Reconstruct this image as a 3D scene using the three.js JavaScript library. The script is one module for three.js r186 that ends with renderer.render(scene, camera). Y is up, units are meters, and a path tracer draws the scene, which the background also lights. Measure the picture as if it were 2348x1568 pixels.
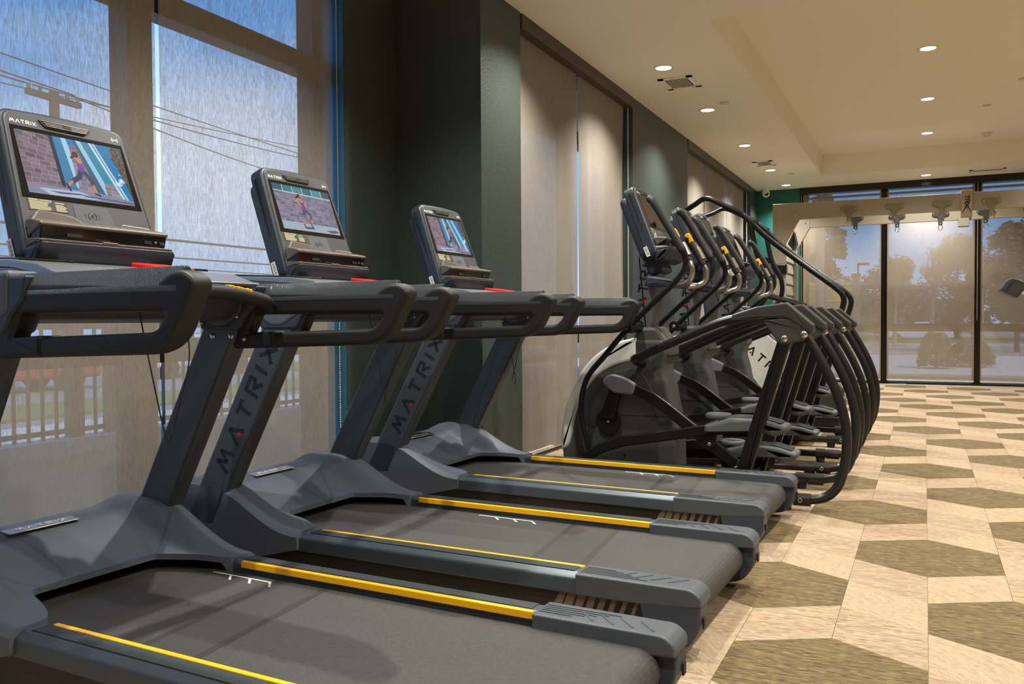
import * as THREE from 'three';
import { mergeGeometries, toCreasedNormals } from 'three/addons/utils/BufferGeometryUtils.js';
import { RoundedBoxGeometry } from 'three/addons/geometries/RoundedBoxGeometry.js';

// ---------------------------------------------------------------- camera, sky, sun, exposure
const scene = new THREE.Scene();
const renderer = new THREE.WebGLRenderer({ antialias: true });
renderer.toneMapping = THREE.LinearToneMapping;
renderer.toneMappingExposure = 1.22;
renderer.shadowMap.enabled = true;

const FOCAL = 1943.1, YAW = -0.45372, PITCH = 0.02488, ROLL = -0.00611;   // focal length in pixels of the 2348 x 1568 frame
const camera = new THREE.PerspectiveCamera(2 * Math.atan(784 / FOCAL) * 180 / Math.PI, 2348 / 1568, 0.05, 400);
{
  const cy = Math.cos(YAW), sy = Math.sin(YAW), cp = Math.cos(PITCH), sp = Math.sin(PITCH), cr = Math.cos(ROLL), sr = Math.sin(ROLL);
  const mul = (a, b) => a.map((r) => b[0].map((_, j) => r.reduce((s, v, k) => s + v * b[k][j], 0)));
  const M = mul([[cr, -sr, 0], [sr, cr, 0], [0, 0, 1]], mul([[1, 0, 0], [0, cp, -sp], [0, sp, cp]], [[cy, 0, -sy], [0, 1, 0], [sy, 0, cy]]));
  const v = (r, s) => new THREE.Vector3(r[0] * s, -r[1] * s, -r[2] * s);
  const m = new THREE.Matrix4().makeBasis(v(M[0], 1), v(M[1], -1), v(M[2], -1));
  camera.quaternion.setFromRotationMatrix(m);
  camera.position.set(0, 1, 0);
  camera.updateMatrixWorld(true);
}

function rng(seed) { let a = seed >>> 0; return () => { a = (a + 0x6D2B79F5) | 0; let t = Math.imul(a ^ (a >>> 15), 1 | a); t = (t + Math.imul(t ^ (t >>> 7), 61 | t)) ^ t; return ((t ^ (t >>> 14)) >>> 0) / 4294967296; }; }
function noise2(seed, per) {           // tiling value noise, period per cells
  const r = rng(seed), a = new Float32Array(per * per).map(() => r());
  const s = (t) => t * t * (3 - 2 * t);
  return (x, y) => {
    const xi = Math.floor(x), yi = Math.floor(y), fx = s(x - xi), fy = s(y - yi), w = (n) => ((n % per) + per) % per;
    const g = (i, j) => a[w(j) * per + w(i)];
    return (g(xi, yi) * (1 - fx) + g(xi + 1, yi) * fx) * (1 - fy) + (g(xi, yi + 1) * (1 - fx) + g(xi + 1, yi + 1) * fx) * fy;
  };
}
{ // sky: blue with soft broken cloud, the same all round
  const W = 1024, H = 512, d = new Float32Array(W * H * 4), n1 = noise2(11, 16), n2 = noise2(12, 32), n3 = noise2(13, 64);
  for (let j = 0; j < H; j++) for (let i = 0; i < W; i++) {
    const el = (j + 0.5) / H * 180 - 90, t = Math.max(0, Math.sin(Math.max(0, el) * Math.PI / 180)), k = Math.pow(1 - t, 2.5);
    const u = i / W, vv = j / H;
    const c = 0.5 * n1(u * 16, vv * 16) + 0.3 * n2(u * 32, vv * 32) + 0.2 * n3(u * 64, vv * 64);
    const cl = Math.min(1, Math.max(0, (c - 0.53) * 3.4)) * 0.5;
    const base = [0.1 + 0.07 * k, 0.4 + 0.15 * k, 1.0 + 0.12 * k], o = (j * W + i) * 4;
    for (let q = 0; q < 3; q++) d[o + q] = base[q] * (1 - cl) + 1.2 * cl;
    d[o + 3] = 1;
  }
  const t = new THREE.DataTexture(d, W, H, THREE.RGBAFormat, THREE.FloatType);
  t.mapping = THREE.EquirectangularReflectionMapping; t.magFilter = THREE.LinearFilter; t.minFilter = THREE.LinearFilter; t.colorSpace = THREE.LinearSRGBColorSpace; t.needsUpdate = true;
  scene.background = t;
  scene.backgroundIntensity = 1.2;
}
const sun = new THREE.DirectionalLight(0xfff3e0, 2.6);          // high, from the room's side of the building: it lights the street, not the gym
sun.position.set(16, 26, 9); sun.target.position.set(-6, 0, -8);
sun.castShadow = true; sun.shadow.mapSize.set(2048, 2048);
Object.assign(sun.shadow.camera, { left: -45, right: 45, top: 45, bottom: -45, near: 1, far: 120 });
scene.add(sun, sun.target);
const LAMP = 15, WARM = new THREE.Color(1.0, 0.975, 0.9);

// ---------------------------------------------------------------- helpers
const V3 = (x, y, z) => new THREE.Vector3(x, y, z);
const taken = {};
function numbered(n) { const k = taken[n] = (taken[n] ?? -1) + 1; return k ? `${n}_${String(k).padStart(3, '0')}` : n; }
function flat(g) {
  const o = g.index ? g.toNonIndexed() : g;
  if (!o.attributes.uv) o.setAttribute('uv', new THREE.BufferAttribute(new Float32Array(o.attributes.position.count * 2), 2));
  if (!o.attributes.normal) o.computeVertexNormals();
  for (const k of Object.keys(o.attributes)) if (!['position', 'normal', 'uv'].includes(k)) o.deleteAttribute(k);
  o.clearGroups(); o.morphAttributes = {};
  return o;
}
function join(gs) { return gs.length === 1 ? flat(gs[0]) : mergeGeometries(gs.map(flat), false); }
function metres(g) {                    // box mapping: uv in metres by the way each face points
  const p = g.attributes.position, n = g.attributes.normal, uv = new Float32Array(p.count * 2);
  for (let i = 0; i < p.count; i++) {
    const ax = Math.abs(n.getX(i)), ay = Math.abs(n.getY(i)), az = Math.abs(n.getZ(i));
    if (ay >= ax && ay >= az) { uv[2 * i] = p.getX(i); uv[2 * i + 1] = p.getZ(i); } else if (ax >= az) { uv[2 * i] = p.getZ(i); uv[2 * i + 1] = p.getY(i); } else { uv[2 * i] = p.getX(i); uv[2 * i + 1] = p.getY(i); }
  }
  g.setAttribute('uv', new THREE.BufferAttribute(uv, 2));
  return g;
}
function mesh(name, gs, mat, parent = scene) {
  const g = metres(join(Array.isArray(gs) ? gs : [gs]));
  const m = new THREE.Mesh(g, mat);
  m.name = parent === scene ? numbered(name) : name;
  m.castShadow = m.receiveShadow = true;
  parent.add(m);
  return m;
}
function thing(name, label, category, [x, y, z] = [0, 0, 0], turn = 0, group) {
  const o = new THREE.Group(); o.name = numbered(name); scene.add(o);
  o.position.set(x, y, z); o.rotation.y = turn; o.userData = { label, category };
  if (group) o.userData.group = group;
  return o;
}
function tag(o, label, category, group) { o.userData.label = label; o.userData.category = category; if (group) o.userData.group = group; return o; }
function struct(name, gs, mat) { const o = mesh(name, gs, mat); o.userData.kind = 'structure'; return o; }
const box = (x0, x1, y0, y1, z0, z1, r = 0) => {
  const w = x1 - x0, h = y1 - y0, d = z1 - z0;
  const g = r ? new RoundedBoxGeometry(w, h, d, 2, Math.min(r, w / 2.01, h / 2.01, d / 2.01)) : new THREE.BoxGeometry(w, h, d);
  return g.translate((x0 + x1) / 2, (y0 + y1) / 2, (z0 + z1) / 2);
};
const curve = (pts, t = 0.5) => new THREE.CatmullRomCurve3(pts.map((p) => V3(...p)), false, 'catmullrom', t);
const tube = (pts, r, seg = 40, sides = 12) => capEnds(new THREE.TubeGeometry(curve(pts), seg, r, sides), pts, r);
function capEnds(g, pts, r) {           // close a tube with two small spheres
  const a = new THREE.SphereGeometry(r, 10, 6).translate(...pts[0]), b = new THREE.SphereGeometry(r, 10, 6).translate(...pts[pts.length - 1]);
  return mergeGeometries([flat(g), flat(a), flat(b)], false);
}
function cyl(a, b, r0, r1 = r0, sides = 16) {
  const p = V3(...a), q = V3(...b), L = p.distanceTo(q), g = new THREE.CylinderGeometry(r1, r0, L, sides);
  g.translate(0, L / 2, 0).applyQuaternion(new THREE.Quaternion().setFromUnitVectors(V3(0, 1, 0), q.clone().sub(p).normalize())).translate(p.x, p.y, p.z);
  return g;
}
function poly(pts, r = 0) {             // closed shape, corners rounded by r (or by a point's own third number)
  const s = new THREE.Shape(), n = pts.length;
  for (let i = 0; i < n; i++) {
    const p = pts[i], a = pts[(i + n - 1) % n], b = pts[(i + 1) % n], rr = p[2] ?? r;
    const da = Math.hypot(a[0] - p[0], a[1] - p[1]), db = Math.hypot(b[0] - p[0], b[1] - p[1]), k = Math.min(rr, da * 0.49, db * 0.49);
    const s0 = [p[0] + (a[0] - p[0]) / da * k, p[1] + (a[1] - p[1]) / da * k], s1 = [p[0] + (b[0] - p[0]) / db * k, p[1] + (b[1] - p[1]) / db * k];
    if (i) s.lineTo(...s0); else s.moveTo(...s0);
    if (k > 0) s.quadraticCurveTo(p[0], p[1], ...s1);
  }
  s.closePath();
  return s;
}
// extrude a shape drawn in x, y from z0 to z1; the bevel stays inside those limits
function ext(shape, z0, z1, bevel = 0, segs = 2) {
  const b = Math.min(bevel, (z1 - z0) / 2.2);
  return new THREE.ExtrudeGeometry(shape, { depth: z1 - z0 - 2 * b, bevelEnabled: b > 0, bevelThickness: b, bevelSize: b, bevelOffset: -b, bevelSegments: segs, curveSegments: 8 }).translate(0, 0, z0 + b);
}
const screw = (x, y, z, r, nz) => [new THREE.SphereGeometry(r, 12, 8, 0, Math.PI * 2, 0, Math.PI / 2).scale(1, 0.6, 1).rotateX(nz > 0 ? Math.PI / 2 : -Math.PI / 2).translate(x, y, z)];
// lettering: each letter as strokes in a box one unit high
const GLYPH = {
  M: [1.25, [[0, 0], [0.3, 1], [0.62, 0.32], [0.95, 1], [1.25, 0]]], A: [1.05, [[0, 0], [0.55, 1], [1.05, 0]]], T: [0.95, [[0, 1], [0.95, 1]], [[0.475, 1], [0.475, 0]]],
  R: [0.95, [[0.06, 0], [0.06, 1], [0.85, 1], [0.92, 0.62], [0.3, 0.5]], [[0.45, 0.5], [0.95, 0]]], I: [0.1, [[0.05, 0], [0.05, 1]]], X: [1.0, [[0, 0], [1, 1]], [[0, 1], [1, 0]]],
};
function lettering(word, size, gap = 0.5, w = 0.2, thick = 0.0012) {   // drawn in x, y from the origin; returns geometries and the advance
  const gs = []; let x = 0; const at = {};
  for (const ch of word) {
    const one = [];
    const [adv, ...lines] = GLYPH[ch]; at[ch] = x;
    for (const l of lines) for (let i = 0; i + 1 < l.length; i++) {
      const a = l[i], b = l[i + 1], dx = b[0] - a[0], dy = b[1] - a[1], L = Math.hypot(dx, dy), nx = -dy / L * w / 2, ny = dx / L * w / 2, e = i + 2 < l.length ? w * 0.35 : 0, ex = dx / L * e, ey = dy / L * e;
      const s = new THREE.Shape([[a[0] + nx, a[1] + ny], [b[0] + nx + ex, b[1] + ny + ey], [b[0] - nx + ex, b[1] - ny + ey], [a[0] - nx, a[1] - ny]].map(([px, py]) => new THREE.Vector2((x + px) * size, py * size)));
      one.push(new THREE.ExtrudeGeometry(s, { depth: thick, bevelEnabled: false }));
    }
    gs.push(join(one)); x += adv + gap;
  }
  return { gs, width: (x - gap) * size, at: (ch) => at[ch] * size };
}

// ---------------------------------------------------------------- textures and materials
function dataTex(W, H, f, srgb = true) {
  const d = new Uint8Array(W * H * 4);
  for (let j = 0; j < H; j++) for (let i = 0; i < W; i++) { const c = f(i, j), o = (j * W + i) * 4; for (let q = 0; q < 3; q++) d[o + q] = Math.max(0, Math.min(255, Array.isArray(c) ? c[q] : c)); d[o + 3] = 255; }
  const t = new THREE.DataTexture(d, W, H, THREE.RGBAFormat);
  t.wrapS = t.wrapT = THREE.RepeatWrapping; t.magFilter = THREE.LinearFilter; t.minFilter = THREE.LinearMipmapLinearFilter; t.generateMipmaps = true;
  if (srgb) t.colorSpace = THREE.SRGBColorSpace;
  t.needsUpdate = true;
  return t;
}
const rep = (t, sx, sy = sx) => { t.repeat.set(sx, sy); return t; };
const std = (color, roughness = 0.5, metalness = 0, more = {}) => new THREE.MeshStandardMaterial({ color, roughness, metalness, ...more });

function weave(seed, lo, hi, turned) {   // loop-pile carpet: long broken streaks over a fine knit
  const a = noise2(seed, 256), b = noise2(seed + 1, 64), r = rng(seed + 2), fine = new Float32Array(512 * 512).map(() => r());
  return rep(dataTex(512, 512, (i, j) => {
    const u = turned ? (i + j) % 512 : i, v = turned ? (j - i + 512) % 512 : j;
    const s = a(u / 18 % 256, v / 1.6 % 256) * 0.55 + b(u / 60, v / 4) * 0.2 + fine[j * 512 + i] * 0.1;
    const knit = ((i % 6 < 3) ^ (j % 4 < 2)) ? 0.14 : 0;
    const t = Math.min(1, Math.max(0, (s + knit - 0.15) * 1.35));
    return lo.map((c, q) => c + (hi[q] - c) * t);
  }), 1 / 0.55);
}
const carpetBump = rep(dataTex(256, 256, (i, j) => (((i % 6 < 3) ^ (j % 4 < 2)) ? 200 : 70) + 30 * Math.sin(i * 1.7 + j), false), 1 / 0.28);
const carpet = (t) => std(0xffffff, 0.95, 0, { map: t, bumpMap: carpetBump, bumpScale: 0.0012 });
const M = {};
M.carpetDark = carpet(weave(21, [50, 40, 23], [152, 128, 82]));
M.carpetLight = carpet(weave(31, [106, 85, 64], [204, 182, 151]));
M.carpetLightB = carpet(weave(41, [132, 112, 88], [192, 172, 142], true));
const peelN = noise2(51, 128), peelN2 = noise2(52, 64);
const peel = rep(dataTex(512, 512, (i, j) => 60 + 130 * peelN(i / 4, j / 4) + 60 * peelN2(i / 8, j / 8), false), 1 / 0.5);
M.wallGreen = std(0x39423c, 0.42, 0, { bumpMap: peel, bumpScale: 0.0022 });
M.wallTeal = std(0x0e5b50, 0.5, 0, { bumpMap: peel, bumpScale: 0.0015 });
M.wallCream = std(0xcfc6b2, 0.8);
M.ceiling = std(0xefe9da, 0.85, 0, { bumpMap: peel, bumpScale: 0.0006 });
M.louvre = std(0xd5ccb4, 0.5);
M.frameBlack = std(0x14130f, 0.28, 0.3);
M.frameMetal = std(0x2b3136, 0.3, 0.6);
M.valance = std(0x4c453a, 0.45, 0.2);
M.glass = new THREE.MeshPhysicalMaterial({ color: 0xffffff, transmission: 1, thickness: 0, roughness: 0.02, ior: 1.5 });
function shadeMap(seed, lo, hi, alpha) {
  const a = noise2(seed, 256), b = noise2(seed + 1, 32), r = rng(seed + 2), f = new Float32Array(512 * 512).map(() => r());
  return rep(dataTex(512, 512, (i, j) => {
    const s = 0.52 * a(i / 1.6, j / 13) + 0.14 * a(j / 1.6 + 70, i / 11) + 0.12 * b(i / 16, j / 64) + 0.22 * f[j * 512 + i];
    if (alpha) return 255 * (lo + (hi - lo) * s);
    return lo.map((c, q) => c + (hi[q] - c) * s);
  }, !alpha), 1 / 0.9);
}
const shadeMat = (seed, lo, hi, col) => new THREE.MeshPhysicalMaterial({ color: col, map: shadeMap(seed, [196, 186, 172], [240, 232, 220], false), alphaMap: shadeMap(seed, lo, hi, true), transparent: true, opacity: 1, roughness: 0.95, transmission: 0.12, thickness: 0, side: THREE.DoubleSide });
M.shadeOpen = shadeMat(61, 0.92, 0.34, 0xcdc8c0);
M.shadeFar = shadeMat(65, 0.8, 0.68, 0xbdb2a2);
M.shadeDense = shadeMat(71, 1.0, 0.9, 0xa49f98);
M.shadeRail = std(0xcfc8ba, 0.45, 0.3);
M.chain = std(0xcfc6a8, 0.35, 0.4);
// gym equipment
const grainN = noise2(81, 128);
const grain = rep(dataTex(256, 256, (i, j) => 90 + 90 * grainN(i / 2, j / 2), false), 1 / 0.06);
M.slate = std(0x575d69, 0.5, 0, { bumpMap: grain, bumpScale: 0.0003 });
M.slateDark = std(0x343a46, 0.48, 0, { bumpMap: grain, bumpScale: 0.0003 });
M.uprightPaint = std(0x4d5258, 0.38, 0.45);
M.mastPaint = std(0x686d72, 0.4, 0.4);
M.rail = std(0x4a5459, 0.36, 0.3);
M.capPlastic = std(0x464b50, 0.45, 0, { bumpMap: grain, bumpScale: 0.0004 });
M.skirt = std(0x2a2520, 0.45, 0.2);
M.rubber = std(0x151515, 0.52, 0, { bumpMap: grain, bumpScale: 0.0006 });
const gripTex = rep(dataTex(64, 64, (i, j) => { const a = (i + j) % 16, b = (i - j + 64) % 16; return Math.min(Math.abs(a - 8), Math.abs(b - 8)) < 2 ? 40 : 210; }, false), 1 / 0.02);
M.gripTop = std(0x393d41, 0.3, 0.1, { bumpMap: gripTex, bumpScale: 0.0015 });
M.black = std(0x0d0d0e, 0.5);
M.blackGloss = std(0x131210, 0.16);
M.yellow = std(0xf5b400, 0.42);
M.red = std(0xd8200f, 0.35);
M.redDot = std(0xc01810, 0.5);
M.chrome = std(0xd8d6d2, 0.14, 1);
M.steel = std(0xb9b4ac, 0.3, 1);
M.white = std(0xeef0ee, 0.5);
M.silverDash = std(0x9a9ca0, 0.28, 0.7);
M.consoleFace = std(0x444649, 0.5, 0, { bumpMap: grain, bumpScale: 0.0003 });
M.consoleShell = std(0x272d38, 0.4, 0, { bumpMap: grain, bumpScale: 0.0003 });
M.rack = std(0x625a52, 0.4, 0.15);
M.letterDark = std(0x141414, 0.4);
const beltN = noise2(91, 256), bf = rng(92), bff = new Float32Array(512 * 512).map(() => bf());
M.belt = std(0xffffff, 0.68, 0, { map: rep(dataTex(512, 512, (i, j) => { const k = ((i % 4 < 2) ^ (j % 4 < 2)) ? 16 : 0, t = 36 + k + 20 * bff[j * 512 + i] + 10 * beltN(i / 8, j / 8); return [t, t * 0.965, t * 0.93]; }), 1 / 0.42), bumpMap: rep(dataTex(64, 64, (i, j) => (((i % 4 < 2) ^ (j % 4 < 2)) ? 220 : 40), false), 1 / 0.055), bumpScale: 0.0004 });
M.beltBand = std(0x3a3836, 0.5, 0, { bumpMap: gripTex, bumpScale: 0.0006 });
M.beltEdge = std(0x2b2928, 0.6);
M.tubePaint = std(0x2e2d2c, 0.3, 0.55);
M.tubeBlack = std(0x1b1a19, 0.32, 0.4);
M.bodyGrey = std(0x41443f, 0.5);
M.bodyGreyDark = std(0x343632, 0.52);
M.shoulder = std(0x33322f, 0.42);
M.bodySilver = std(0xd2d3cc, 0.38, 0.1);
M.capGrey = std(0x6b6e74, 0.4);
M.pedal = std(0x4f5450, 0.55);
M.offScreen = std(0x17181b, 0.07);
M.frameTan = std(0xa89e8e, 0.45, 0.15);
M.frameTanDark = std(0x4b4d4c, 0.4, 0.4);
M.plateGold = std(0x8a8670, 0.35, 0.4);

// ---------------------------------------------------------------- the room
const WX = -2.49, RX = -3.115, FZ = 14.33, CH = 3.1, TH = 3.4;   // wall planes, far wall, ceiling, tray
const zb = (x0, x1, y0, y1, Z0, Z1, r) => box(x0, x1, y0, y1, -Z1, -Z0, r);   // box with Z counted away from the camera
const floor = struct('floor', zb(-3.5, 4.7, -0.25, -0.005, -2.4, 14.62), M.carpetLight);
{ // carpet tiles: dark hexagons and pale parallelograms laid in strips
  const W = 0.2715, PER = 2.246, SH = 0.805, HS = 0.16, HT = 0.31, e = 0.0008;
  const prism = (pts) => ext(new THREE.Shape(pts.map(([x, z]) => new THREE.Vector2(x, z))), -0.005, 0).rotateX(-Math.PI / 2);   // x, Z away -> x, -z
  const uvShift = (g, du, dv) => { const q = metres(flat(g)), a = q.attributes.uv; for (let i = 0; i < a.count; i++) a.setXY(i, a.getX(i) + du, a.getY(i) + dv); return q; };
  const hex = [[-W + e, -HS], [0, -HT + e], [W - e, -HS], [W - e, HS], [0, HT - e], [-W + e, HS]];
  const up = [[e, 0], [W - e, HT - HS], [W - e, HT - HS + 0.335 - e], [e, 0.335 - e]], down = [[e, 0], [W - e, HS - HT], [W - e, HS - HT + 0.3237 - e], [e, 0.3237 - e]];
  const make = (pts) => [0, 1, 2, 3].map((k) => uvShift(prism(pts), k * 0.173, k * 0.291));
  const G = { hex: make(hex), up: make(up), down: make(down) };
  const fr = new THREE.Frustum().setFromProjectionMatrix(new THREE.Matrix4().multiplyMatrices(camera.projectionMatrix, camera.matrixWorldInverse));
  const list = [];
  const r = rng(5);
  for (let k = -10; k <= 13; k++) for (let n = -8; n < 9; n++) {
    const x = 0.0135 + k * W, z = 3.934 - SH * k + n * PER;
    list.push(['hex', x, z, M.carpetDark]);
    list.push(['up', x, z - SH + HS, r() < 0.5 ? M.carpetLight : M.carpetLightB]);
    for (let q = 0; q < 3; q++) list.push(['down', x, z + HT + q * 0.3237, (q + k) % 2 ? M.carpetLight : M.carpetLightB]);
  }
  const inRoom = list.filter(([kind, x, z]) => x > WX + 0.3 && x < 4.2 && z > 0.4 && z < FZ - (kind === 'down' ? 0.36 : 0.36));
  const inView = inRoom.filter(([, x, z]) => fr.intersectsSphere(new THREE.Sphere(V3(x, 0, -z), 0.3)) && z / Math.max(0.1, 1) > 0 && x > -1.9);
  inView.sort((a, b) => a[2] - b[2]);
  let dark = 0, pale = 0, i = 0;
  const rest = [];
  for (const [kind, x, z, m] of inView) {
    const isDark = kind === 'hex', full = isDark ? dark++ >= 290 : pale++ >= 290;
    if (full) { rest.push(G[kind][i++ % 4].clone().translate(x, 0, -z)); continue; }
    const t = new THREE.Mesh(G[kind][i++ % 4], m);
    t.name = isDark ? 'dark_carpet_tile' : 'pale_carpet_tile'; t.position.set(x, 0, -z); t.receiveShadow = t.castShadow = true; floor.add(t);
  }
  if (rest.length) { const o = mesh('far_carpet_tiles', rest, M.carpetLight, floor); o.userData.kind = 'stuff'; }
}
struct('ceiling', [
  zb(-3.6, -1.37, CH, 3.7, -2.4, 14.7), zb(-1.37, 4.8, CH, 3.7, -2.4, 5.99), zb(-1.37, 4.8, CH, 3.7, 13.22, 14.7), zb(3.6, 4.8, CH, 3.7, 5.99, 13.22), zb(-1.4, 3.7, TH, 3.7, 5.9, 13.3)], M.ceiling);
struct('wall_left', [
  zb(-3.45, RX, 0, CH + 0.1, 4.13, 4.69), zb(-3.45, WX, 0, CH + 0.1, 4.685, 5.262), zb(-2.75, WX, 0, CH + 0.1, 7.73, 9.78), zb(-2.75, WX, 0, CH + 0.1, 13.72, FZ + 0.25), zb(-3.45, RX, 0, CH + 0.1, -2.4, -0.6)], M.wallGreen);
struct('wall_far', [zb(-2.75, -1.82, 0, CH + 0.1, FZ, FZ + 0.25)], M.wallTeal);
struct('wall_right', [zb(4.5, 4.7, 0, CH + 0.1, -2.4, 14.6)], M.wallCream);
struct('wall_back', [zb(-3.45, 4.7, 0, CH + 0.1, -2.4, -2.2)], M.wallCream);

// windows: frame (mullions), glass panes and a head rail; shades are things of their own
function windowUnit(n, frames, panes, mat = M.frameMetal) {
  const w = struct(`window_${n}`, frames, mat);
  for (const p of panes) mesh('pane', p, M.glass, w);
  return w;
}
{ // by the treadmills, in the recess
  const x0 = -3.42, x1 = -3.3, vs = [-0.55, 1.2, 2.755, 4.07], f = [], p = [];
  for (const z of vs) f.push(zb(x0, x1, 0, CH, z, z + 0.14));
  for (const [a, b] of [[0, 0.07], [0.81, 0.925], [2.475, 2.59], [3.02, CH]]) f.push(zb(x0, x1, a, b, -0.6, 4.2));
  for (let i = 0; i < 3; i++) for (const [a, b] of [[0.07, 0.81], [0.925, 2.475], [2.59, 3.02]]) p.push(zb(-3.365, -3.359, a, b, vs[i] + 0.14, vs[i + 1]));
  windowUnit(1, f, p);
  struct('trim_1', [zb(-3.3, RX - 0.002, 0.0, CH, 4.122, 4.128), zb(-3.3, -3.1, 0, 0.04, -0.6, 4.122)], std(0x3f6f86, 0.35, 0.4));
}
function sideWindow(n, Z0, Z1, cuts) {
  const f = [], p = [], zs = [Z0, ...cuts, Z1 - 0.1];
  for (const z of zs) f.push(zb(-2.74, -2.64, 0, CH, z, z + 0.1));
  for (const [a, b] of [[0, 0.08], [0.81, 0.925], [2.475, 2.59], [3.0, CH]]) f.push(zb(-2.74, -2.64, a, b, Z0, Z1));
  for (let i = 0; i + 1 < zs.length; i++) for (const [a, b] of [[0.08, 0.81], [0.925, 2.475], [2.59, 3.0]]) p.push(zb(-2.695, -2.689, a, b, zs[i] + 0.1, zs[i + 1]));
  windowUnit(n, f, p, M.frameBlack);
}
sideWindow(2, 5.262, 7.73, [6.46]);
sideWindow(3, 9.78, 13.72, [10.95, 12.3]);
{ // far wall
  const f = [], p = [], xs = [-1.82, -0.64, 0.63, 1.9, 3.17, 4.4];
  for (const x of xs) f.push(zb(x, x + 0.125, 0, CH, FZ + 0.06, FZ + 0.2));
  for (const [a, b] of [[0, 0.03], [0.8, 0.915], [2.93, 2.955], [3.0, CH]]) f.push(zb(-1.82, 4.6, a, b, FZ + 0.1, FZ + 0.2));
  for (let i = 0; i + 1 < xs.length; i++) for (const [a, b] of [[0.03, 0.8], [0.915, 2.93]]) p.push(zb(xs[i] + 0.125, xs[i + 1], a, b, FZ + 0.14, FZ + 0.146));
  windowUnit(4, f, p, M.frameBlack);
}
// valances that hide the shade rolls
struct('trim_2', [zb(WX - 0.02, WX + 0.004, 3.0, CH, 5.285, 7.73), zb(-2.63, WX - 0.02, 3.0, 3.02, 5.262, 7.73)], M.valance);
struct('trim_3', [zb(WX - 0.02, WX + 0.004, 3.0, CH, 9.8, 13.72), zb(-2.63, WX - 0.02, 3.0, 3.02, 9.78, 13.72)], M.valance);
struct('trim_4', [zb(-1.82, 4.5, 2.995, CH, FZ - 0.035, FZ + 0.02)], std(0x15130f, 0.16, 0.1));
struct('trim_5', [zb(-1.82, 4.5, 0, 0.022, FZ - 0.02, FZ + 0.1)], M.frameBlack);

// roller shades: a hanging cloth with soft standing folds, hem bar at the foot
function cloth(len, y0, y1, amp, seed) {      // in x (0..len) and y, folds along z
  const g = new THREE.PlaneGeometry(len, y1 - y0, 60, 24).translate(len / 2, (y0 + y1) / 2, 0), p = g.attributes.position, n = noise2(seed, 32);
  for (let i = 0; i < p.count; i++) { const x = p.getX(i), y = p.getY(i), k = Math.min(1, (y1 - y) * 1.5); p.setZ(i, amp * k * (n(x * 5.5 + 3, y * 0.35) - 0.5)); }
  g.computeVertexNormals();
  return g;
}
function shade(label, group, [x, z, turn], len, mat, top = 3.03, bottom = 0.03, amp = 0.02, seed = 1) {
  const s = thing('roller_shade', label, 'shade', [x, 0, z], turn, group);
  mesh('fabric', cloth(len, bottom, top, amp, seed), mat, s);
  mesh('hem_bar', box(0.002, len - 0.002, bottom - 0.014, bottom + 0.012, -0.008, 0.008, 0.004), M.shadeRail, s);
  mesh('roller', cyl([0, top + 0.02, -0.02], [len, top + 0.02, -0.02], 0.026), M.frameBlack, s);
  return s;
}
const gL = 'roller shades on the long window wall';
const alongWall = (X, Z) => [X, -Z, Math.PI / 2];       // local x runs away from the camera
shade('see-through grey roller shade behind the nearest treadmill console', gL, alongWall(-3.2, 1.1), 1.722, M.shadeOpen, 3.06, 0.03, 0.012, 3);
shade('grey roller shade at the frame edge, left of the nearest treadmill', gL, alongWall(-3.2, -0.5), 1.58, M.shadeOpen, 3.06, 0.03, 0.012, 4);
shade('see-through grey roller shade beside the dark green wall, behind the middle treadmill', gL, alongWall(-3.2, 2.848), 1.268, M.shadeOpen, 3.06, 0.03, 0.02, 5);
shade('tan roller shade next to the dark green column', gL, alongWall(-2.56, 5.266), 1.2, M.shadeDense, 3.0, 0.04, 0.026, 6);
shade('tan roller shade behind the nearest elliptical console', gL, alongWall(-2.56, 6.49), 1.17, M.shadeDense, 3.0, 0.04, 0.026, 7);
shade('tan far-left-wall roller shade next to the green wall panel with the light scallop', gL, alongWall(-2.56, 9.784), 1.12, M.shadeDense, 3.0, 0.04, 0.02, 8);
shade('middle of three tan roller shades behind the stair climber rail', gL, alongWall(-2.56, 10.94), 1.33, M.shadeDense, 3.0, 0.04, 0.02, 9);
shade('tan roller shade nearest the corner with the security camera', gL, alongWall(-2.56, 12.31), 1.2, M.shadeDense, 3.0, 0.04, 0.02, 10);
const gF = 'roller shades on the end wall';
[[-1.775, 1.155, 'grey roller shade beside the teal wall, sign pole seen through it'], [-0.535, 1.19, 'wide grey roller shade with pale pickup seen through it'], [0.735, 1.19, 'grey roller shade at right frame edge behind the roller pad'], [2.005, 1.19, 'grey roller shade past the right frame edge'], [3.275, 1.1, 'grey roller shade in the far right corner']].forEach(([x, len, label], i) =>
  shade(label, gF, [x, -(FZ + 0.03), 0], len, M.shadeFar, 3.04, 0.05, 0.006, 20 + i));
function chain(label, x, z, y0, y1) {
  const c = thing('shade_chain', label, 'chain', [x, 0, z], 0, 'bead chains of the shades');
  mesh('cord', [tube([[0, y0 + 0.02, 0], [0, y1, 0]], 0.0022, 2, 6), tube([[0, y0 + 0.02, -0.018], [0, y1, -0.018]], 0.0022, 2, 6)], M.chain, c);
  const beads = [], b = new THREE.IcosahedronGeometry(0.0042, 0);
  for (let y = y0 + 0.02; y < y1; y += 0.014) beads.push(b.clone().translate(0, y, 0), b.clone().translate(0, y + 0.007, -0.018));
  const o = mesh('bead', beads, M.chain, c); o.userData.kind = 'stuff';
}
chain('bead chain beside the dark green wall near the middle treadmill', -3.155, -4.112, 0.35, 3.0);
chain('bead chain beside the shade behind the nearest elliptical', -2.53, -7.70, 0.4, 3.0);
chain('bead chain on the last side window near the corner', -2.53, -13.62, 0.4, 3.0);
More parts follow.
